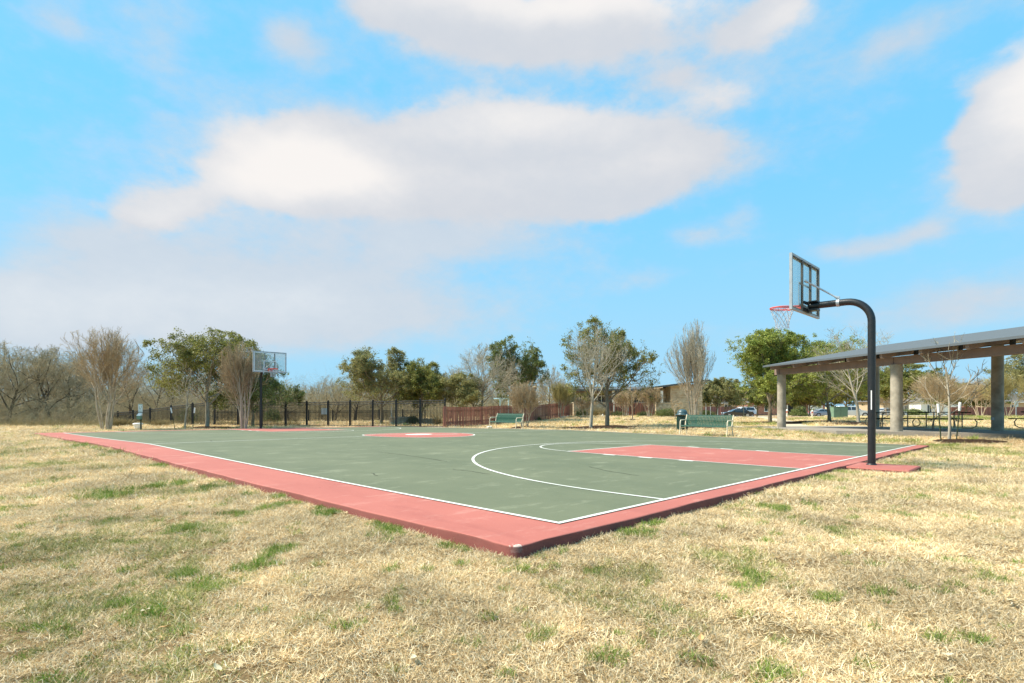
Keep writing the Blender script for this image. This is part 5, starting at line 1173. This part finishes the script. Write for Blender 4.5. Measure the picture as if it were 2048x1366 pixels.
def rock(label, px, D, s, seed):
    rs = random.Random(seed); x, y, z = AT(px, D); bm = bmesh.new(); bmesh.ops.create_icosphere(bm, subdivisions=3, radius=1)
    ph = [rs.uniform(0,6) for _ in range(6)]
    for v in bm.verts:
        k = 1+.16*math.sin(v.co.x*3+ph[0])+.13*math.sin(v.co.y*4+ph[1])+.10*math.sin(v.co.z*5+ph[2])+.05*math.sin(v.co.x*9+ph[3]); v.co *= k; v.co.x *= s[0]; v.co.y *= s[1]; v.co.z *= s[2]
    me = bpy.data.meshes.new('rock'); bm.to_mesh(me); bm.free(); o = link('rock', me, 'rock'); o.location = (x,y,z+s[2]*.4); tag(o, label, 'rock')
rock('flat white rock at the left foot of the farther bench', 978, 36.5, (.24,.18,.11), 1)
rock('larger white rock at the right end of the wooden fence', 1127, 54, (.30,.2,.12), 2)
rock('small white rock behind the larger one at the fence end', 1135, 56, (.2,.15,.09), 3)
rock('white stone at the foot of the left stone wall beside the forked oak', 1205.5, 57, (.13,.1,.16), 4)

# ---------------------------------------------------------------- grass
def blade_clump(name, seed, n, rad, lmin, lmax, w, lie, m, curl=1.2):
    rs = np.random.RandomState(seed); r = rad*np.sqrt(rs.rand(n)); a = rs.rand(n)*6.283; p = np.stack([r*np.cos(a), r*np.sin(a), np.zeros(n)-.004],1)
    az = rs.rand(n)*6.283; el = np.radians(lie[0]+(lie[1]-lie[0])*rs.rand(n)); L = lmin+(lmax-lmin)*rs.rand(n); K = 5
    d = np.stack([np.cos(az)*np.cos(el), np.sin(az)*np.cos(el), np.sin(el)],1); bend = rs.randn(n,3)*curl*.5+np.array([0,0,-.35*curl]); V = np.zeros((n,K,2,3)); ww = w*(.7+.6*rs.rand(n))
    tw = nrm(rs.randn(n,3))
    for k in range(K):
        side = nrm(np.cross(d, tw)); hw = (ww*(1-.75*(k/(K-1))**1.5))[:,None]/2
        V[:,k,0] = p-side*hw; V[:,k,1] = p+side*hw
        p = p+d*(L/(K-1))[:,None]; p[:,2] = np.maximum(p[:,2], .002+.02*rs.rand(n)*(k > 1)); d = nrm(d+bend*(1/(K-1)))
    V = V.reshape(-1,3); i = np.arange(n)[:,None]*K*2+np.arange(K-1)[None,:]*2; f = np.stack([i,i+1,i+3,i+2],-1).reshape(-1,4)
    me = npmesh(name, V, f); me.materials.append(m); return bpy.data.objects.new(name, me)
def straw_mat(name, stops, green=False):
    m = bpy.data.materials.new(name); m.use_nodes = True; nt = m.node_tree; N = nt.nodes.new; Lk = nt.links.new
    b = nt.nodes['Principled BSDF']; b.inputs['Roughness'].default_value = .7; b.inputs['Specular IOR Level'].default_value = .2
    g = N('ShaderNodeNewGeometry'); oi = N('ShaderNodeObjectInfo')
    cr = N('ShaderNodeValToRGB'); el = cr.color_ramp.elements
    while len(el) > 1: el.remove(el[-1])
    el[0].position = 0; el[0].color = (*stops[0],1)
    for i, s in enumerate(stops[1:]): e = el.new((i+1)/(len(stops)-1)); e.color = (*s,1)
    Lk(g.outputs['Random Per Island'], cr.inputs[0])
    n = N('ShaderNodeTexNoise'); n.inputs['Scale'].default_value = .9; n.inputs['Detail'].default_value = 5; Lk(g.outputs['Position'], n.inputs['Vector'])
    mr = N('ShaderNodeMapRange'); mr.inputs['From Min'].default_value = .35; mr.inputs['From Max'].default_value = .65; mr.inputs['To Min'].default_value = .74; mr.inputs['To Max'].default_value = 1.15; Lk(n.outputs['Fac'], mr.inputs[0])
    m2 = N('ShaderNodeMapRange'); m2.inputs['To Min'].default_value = .85; m2.inputs['To Max'].default_value = 1.15; Lk(oi.outputs['Random'], m2.inputs[0])
    mu = N('ShaderNodeMath'); mu.operation = 'MULTIPLY'; Lk(mr.outputs[0], mu.inputs[0]); Lk(m2.outputs[0], mu.inputs[1])
    h = N('ShaderNodeHueSaturation'); Lk(mu.outputs[0], h.inputs['Value']); Lk(cr.outputs[0], h.inputs['Color'])
    Lk(h.outputs[0], b.inputs['Base Color'])
    t = N('ShaderNodeBsdfTranslucent'); ms = N('ShaderNodeMixShader'); ms.inputs[0].default_value = .22; Lk(h.outputs[0], t.inputs[0]); Lk(b.outputs[0], ms.inputs[1]); Lk(t.outputs[0], ms.inputs[2]); Lk(ms.outputs[0], nt.nodes['Material Output'].inputs[0])
    return m
def grass():
    ST = straw_mat('straw', [(.30,.18,.07),(.64,.45,.22),(.80,.63,.36),(.89,.75,.49),(.64,.45,.22),(.94,.86,.66)])
    SG = straw_mat('olive_grass', [(.13,.17,.025),(.22,.26,.045),(.74,.58,.30),(.30,.32,.07),(.84,.68,.40),(.12,.16,.025)])
    GR = straw_mat('green_grass', [(.09,.17,.018),(.14,.25,.026),(.22,.34,.045),(.36,.40,.10),(.66,.52,.28)])
    protos = [blade_clump('straw_%d' % i, 300+i, 52, .085, .028, .080, .0042, (0,42), ST, 1.7) for i in range(4)]
    protos += [blade_clump('olive_%d' % i, 310+i, 52, .08, .025, .065, .0040, (5,60), SG, 1.3) for i in range(2)]
    protos += [blade_clump('green_%d' % i, 320+i, 70, .065, .03, .075, .0036, (25,80), GR, .9) for i in range(2)]
    col = bpy.data.collections.new('grass_clumps')
    names = sorted(p.name for p in protos); order = {n: i for i, n in enumerate(names)}
    for p in protos: col.objects.link(p)
    rs = np.random.RandomState(77)
    PX = []; KIND = []; SC = []
    # green patches, measured on the lawn
    patches = []
    def patch(px, py, rx, ry, dens, kind): 
        x, y = GP(px, py); _, ya = GP(px, py-ry); _, yb = GP(px, py+ry); patches.append((x, y, rx*y/F, max(.04,(ya-yb)/2), dens, kind))
    for a in ((550,1108,20,13,1,6),(520,1137,32,9,.9,6),(370,1150,20,10,.8,6),(450,1165,55,18,.6,4),(330,1185,70,18,.6,4),(420,1172,40,14,.5,6),(250,1205,60,22,.5,4),(90,1120,60,20,.5,4),(60,1190,90,30,.55,4),(160,1200,60,20,.6,4),(110,1240,90,25,.5,4),
       (40,1290,80,30,.5,4),(300,1235,60,20,.5,4),(330,1270,60,20,.45,4),(280,1230,40,14,.6,6),(230,1210,25,10,.6,6),(400,1310,70,22,.55,4),(330,1340,60,20,.6,4),(200,1345,60,16,.4,4),(110,1358,40,10,.9,6),(70,1340,24,9,.7,6),(60,1260,30,14,.4,6),(220,1045,28,8,.9,4),(180,1085,50,14,.6,4),(100,1100,50,14,.5,4),
       (215,1042,22,6,.8,6),(370,1058,22,8,.8,6),(480,1031,20,7,.8,6),(402,1068,14,5,.7,6),(540,1018,16,6,.8,6),(460,1011,12,4,.7,6),(445,1037,15,8,.5,4),(240,990,55,8,.9,4),(220,995,26,6,.8,6),(290,978,24,6,.7,6),(390,985,50,7,.8,4),(420,981,18,5,.8,6),(340,975,20,6,.8,6),(110,966,16,4,.6,6),(125,975,12,4,.6,6),(40,910,50,10,.8,4),(90,935,60,6,.7,4),(200,940,50,4,.5,4),(30,1020,20,5,.6,6),
       (380,938,12,3,.8,6),(430,952,12,4,.8,6),(510,970,12,4,.8,6),(190,897,18,4,.8,6),(540,982,16,4,.9,6),(655,1018,18,8,1,6),(680,1024,14,6,1,6),(765,1046,20,8,1,6),(820,1054,22,7,1,6),(870,1072,12,5,.9,6),(917,1100,20,10,1,6),(895,1090,8,5,.9,6),(1045,1142,24,6,.9,6),(1020,1130,14,9,.6,4),(1100,1140,14,7,.5,6),
       (1240,1140,75,17,.55,4),(1180,1140,18,6,.8,6),(1290,1158,30,10,.6,4),(1275,1043,20,5,.8,6),(1290,1050,14,4,.8,6),(1460,1115,65,14,.7,4),(1480,1130,60,12,.55,4),(1410,1108,14,8,.7,4),(1505,1153,25,9,1,6),(1488,1178,14,6,.7,6),(1550,1015,22,6,1,6),(1520,1040,40,10,.0,4),(1620,1008,10,3.5,1,6),(1605,1046,10,3,.7,6),(1680,1065,24,6,.7,4),(1670,1058,10,3,.8,6),
       (1640,1195,16,7,.9,6),(1768,1190,17,7,1,6),(1930,1122,18,8,.6,4),(1890,1140,20,8,.5,4),(1990,1155,16,5,.6,6),(1880,977,20,4,.6,4),(1940,978,22,5,.8,4),(1850,993,16,4,.8,6),(1760,1266,10,6,.8,6),(1880,1280,16,7,.9,6),(1950,1282,18,8,.5,6),(1730,1335,16,8,.6,6),(1535,1335,26,16,.7,6),(1560,1345,22,12,.8,6),(1430,1340,20,12,.5,4),(1370,1320,10,6,.8,6),(1225,1322,24,10,1,6),(1160,1245,14,5,.6,6),
       (785,1205,10,9,.8,6),(790,1225,8,6,.7,6),(855,1202,6,5,.8,6),(670,1195,10,10,.9,6),(690,1265,16,6,.8,6),(720,1262,14,5,.6,6),(830,1275,18,7,.5,4),(775,1338,12,5,.7,6),(1100,1276,14,7,.8,6),(1700,950,25,4,.0,6),(1830,925,30,3,.9,4),(1740,1000,10,3,.6,4),(1830,935,18,3,.6,6),(1930,895,60,6,.5,4),(2000,900,60,6,.5,4),(600,1165,30,8,.4,4),(640,1240,30,10,.4,4),(560,1260,40,14,.35,4),(500,1220,50,12,.35,4)):
        patch(*a)
    # beside the court edge and before the pavilion
    for i in range(26):
        u = -UE-.05-rs.rand()*.25; v = rs.rand()*22; x, y = from_uv(u, v); patches.append((x, y, .06+.07*rs.rand(), .07+.08*rs.rand(), 1.1, 6))
    for i in range(16):
        v = -VE0-.05-rs.rand()*.2; u = rs.rand()*17; x, y = from_uv(u, v); patches.append((x, y, .10+.1*rs.rand(), .06+.05*rs.rand(), .8, 6 if rs.rand() < .6 else 4))
    for a_, p_, rx, ry in ((-6,-2.3,1.5,.9),(-3,-2.4,1.8,.8),(0,-2.3,2,.8),(2.5,-2.4,1.6,.7),(4.5,-3.0,1.2,.7),(-8,-2.0,1.2,.7),(6,-3.6,1.5,.6)): 
        x, y = pw(a_, p_); patches.append((x, y, rx, ry, .7, 4)); patches.append((x+.4, y, rx*.5, ry*.5, .6, 6))
    for px, D, rx, ry in ((1480,40,3.5,1.6),(1530,38.5,3,1),(1620,52,4,1.5),(1700,52,4,1.6),(1950,52,7,3.5),(2010,55,6,4),(1900,50,5,2.5),(1190,45,3,.8),(1330,44,3,.8)): 
        x, y, _ = AT(px, D); patches.append((x, y, rx, ry, .75, 4)); patches.append((x, y, rx*.7, ry*.7, .4, 6))
    PT = np.array(patches)
    def scatter(d0, d1, rho, sc, ax=1.02):
        mg = 4.5 if d1 < 13 else 3.0; area = ax*(d1*d1-d0*d0)+2*mg*(d1-d0); n = int(area*rho); d = np.sqrt(d0*d0+(d1*d1-d0*d0)*rs.rand(n)); x = (rs.rand(n)*2-1)*(d*ax+mg); 
        u, v = to_uv(x, d); dd = np.maximum(np.maximum(-UE-.02-u, u-CW-UE1-.02), np.maximum(-VE0-.02-v, v-CL-VE1-.02)); ok = dd > .02
        ok &= ~((u > 8.60) & (u < 9.92) & (v > -1.50) & (v < .5))
        pa = (x-PO.x)*PA.x+(d-PO.y)*PA.y; pp = (x-PO.x)*PP.x+(d-PO.y)*PP.y; PG = [(14.2,34.6),(14.5,25.2),(19.75,21.45),(19.35,20.75),(16.4,16),pw(20,-1.35),pw(20,7.1),pw(-10.5,7.1)]; ins = np.zeros(n, bool)
        for i in range(len(PG)):
            (xa, ya), (xb, yb) = PG[i-1], PG[i]; c_ = ((ya > d) != (yb > d)); ins ^= c_ & (x < (xb-xa)*(d-ya)/(yb-ya+1e-12)+xa)
        ok &= ~ins
        if d1 > 19:
            for P_, w_ in PATHS:
                for a_, b_ in P_: ok &= ((x-a_)**2+(d-b_)**2) > (w_+.12)**2
        for mx_, my_, mr_ in MUL: ok &= ((x-mx_)**2+(d-my_)**2) > (mr_*.96)**2
        ok &= (((x-16.9)/1.2)**2+((d-20.9)/.95)**2) > 1
        x = x[ok]; d = d[ok]; n = len(x)
        nn = (np.sin(x*1.1+2*np.sin(d*.7))+np.sin(d*1.9+x*.6+1.3*np.sin(x*2.3))+.8*np.sin(x*4.3+d*3.1))/2.8
        kind = rs.randint(0,4,n)
        zone = smooth((-.2-x/d)/.35)*smooth((7.5-d)/3.5); kind = np.where((nn > .66-.66*zone) & (rs.rand(n) < .34+.20*zone), 4+rs.randint(0,2,n), kind)
        kind = np.where(rs.rand(n) < .02, 6+rs.randint(0,2,n), kind)
        big = np.ones(n)
        for (cx, cy, rx, ry, de, kd) in PT:
            q = ((x-cx)/rx)**2+((d-cy)/ry)**2; m = (q < 2.4) & (rs.rand(n) < .85*de*np.clip(1.25-q*.52, 0, 1)); kd_ = np.where(rs.rand(n) < .15, 4, int(kd)); kind = np.where(m, kd_+rs.randint(0,2,n), kind)
        # bare soil pockets
        bare = (np.sin(x*2.9+1.7*np.sin(d*2.1))*np.sin(d*3.3+1.1*np.sin(x*1.7)) > .70) & (rs.rand(n) < .60); keep = ~bare
        x, d, kind = x[keep], d[keep], kind[keep]; n = len(x)
        PX.append(np.stack([x, d, gz(x, d)], 1)); KIND.append(kind); SC.append(sc*(.75+.5*rs.rand(n)))
    scatter(.2, 1.9, 260, .95); scatter(1.9, 4.2, 420, .85); scatter(4.2, 7, 290, .95); scatter(7, 12, 150, 1.45); scatter(12, 20, 60, 2.0); scatter(20, 34, 16, 3.0); scatter(34, 60, 3.0, 4.2)
    P = np.concatenate(PX); K = np.concatenate(KIND); S = np.concatenate(SC); n = len(P)
    me = bpy.data.meshes.new('lawn_grass'); me.vertices.add(n); me.vertices.foreach_set('co', P.astype(np.float32).ravel())
    a = me.attributes.new('idx', 'INT', 'POINT'); lut = np.array([order[p.name] for p in protos]); a.data.foreach_set('value', lut[K].astype(np.int32))
    a = me.attributes.new('scl', 'FLOAT', 'POINT'); a.data.foreach_set('value', S.astype(np.float32))
    a = me.attributes.new('rot', 'FLOAT_VECTOR', 'POINT'); rt = np.stack([rs.randn(n)*.12, rs.randn(n)*.12, rs.rand(n)*6.283],1); a.data.foreach_set('vector', rt.astype(np.float32).ravel())
    ob = link('lawn_grass', me); tag(ob, 'dry straw-coloured lawn grass with green patches', 'grass', kind='stuff')
    ng = bpy.data.node_groups.new('lawn_grass', 'GeometryNodeTree'); ng.interface.new_socket('Geometry', in_out='INPUT', socket_type='NodeSocketGeometry'); ng.interface.new_socket('Geometry', in_out='OUTPUT', socket_type='NodeSocketGeometry')
    N = ng.nodes.new; gi = N('NodeGroupInput'); go = N('NodeGroupOutput'); ip = N('GeometryNodeInstanceOnPoints'); ci = N('GeometryNodeCollectionInfo'); mp = N('GeometryNodeMeshToPoints')
    ci.inputs['Collection'].default_value = col; ci.inputs['Separate Children'].default_value = True; ci.inputs['Reset Children'].default_value = True
    def attr(nm, ty): q = N('GeometryNodeInputNamedAttribute'); q.data_type = ty; q.inputs['Name'].default_value = nm; return q.outputs['Attribute']
    Lk = ng.links.new; Lk(gi.outputs[0], mp.inputs[0]); Lk(mp.outputs[0], ip.inputs['Points']); Lk(ci.outputs[0], ip.inputs['Instance']); ip.inputs['Pick Instance'].default_value = True
    Lk(attr('idx','INT'), ip.inputs['Instance Index']); Lk(attr('rot','FLOAT_VECTOR'), ip.inputs['Rotation']); Lk(attr('scl','FLOAT'), ip.inputs['Scale']); Lk(ip.outputs[0], go.inputs[0])
    md = ob.modifiers.new('lawn', 'NODES'); md.node_group = ng
    print('grass clumps', n)
grass()
def litter():
    """fallen leaves on the near lawn"""
    rnd = random.Random(6)
    for i, (px, py, s, m, lab) in enumerate(((330,1262,.045,'leafdry','orange-brown fallen leaf on the grass at lower left'),(212,1194,.03,'leafpale','pale fallen leaf in the green grass at lower left'),(286,1232,.035,'leafpale','curled pale leaf on a bare patch at lower left'),(296,1229,.03,'leafpale','small pale leaf right beside the curled one'),(1021,1327,.03,'leafpale','pale oval leaf on the grass at bottom centre'),(905,1328,.03,'leafdry','brown oval leaf on the grass at bottom centre'),(828,1334,.04,'leafpale','long pale leaf left of the brown oval one'),(1709,1258,.03,'leafpale','white leaf on the straw at lower right'),(1815,1251,.04,'leafdry','brown leaf on the straw at lower right'),(1402,1288,.04,'leafdry','long tan leaf on the straw right of bottom centre'),(1895,1325,.035,'leafpale','pale leaf near the lower right corner'),(2020,1211,.045,'leafpale','long pale leaf by the right edge'),(435,1355,.04,'leafpale','yellowish leaf at the bottom left edge'))):
        x, y = GP(px, py); z = gz1(x, y)+.035; v = []; n = 9
        b = MB(); up = []; lo = []
        for k in range(n+1):
            t_ = k/n; w = s*.36*math.sin(math.pi*t_)**.8; X = (t_-.5)*s*1.6; c = .25*s*(abs(t_-.5)*2)**2
            up.append([(X,-w,c+w*.35),(X,0,c),(X,w,c+w*.35)])
        vs = [p for r_ in up for p in r_]; fs = []
        for k in range(n):
            for j in (0,1): q = k*3+j; fs.append((q,q+1,q+4,q+3))
        b.add(vs, fs); o = b.build('fallen_leaf', m); o.location = (x,y,z); o.rotation_euler = (rnd.uniform(-.3,.3), rnd.uniform(-.3,.3), rnd.uniform(0,6.28)); tag(o, lab, 'leaf', 'fallen leaves on the lawn')
litter()
C.cycles.max_bounces = 6; C.cycles.transparent_max_bounces = 12; C.cycles.diffuse_bounces = 3
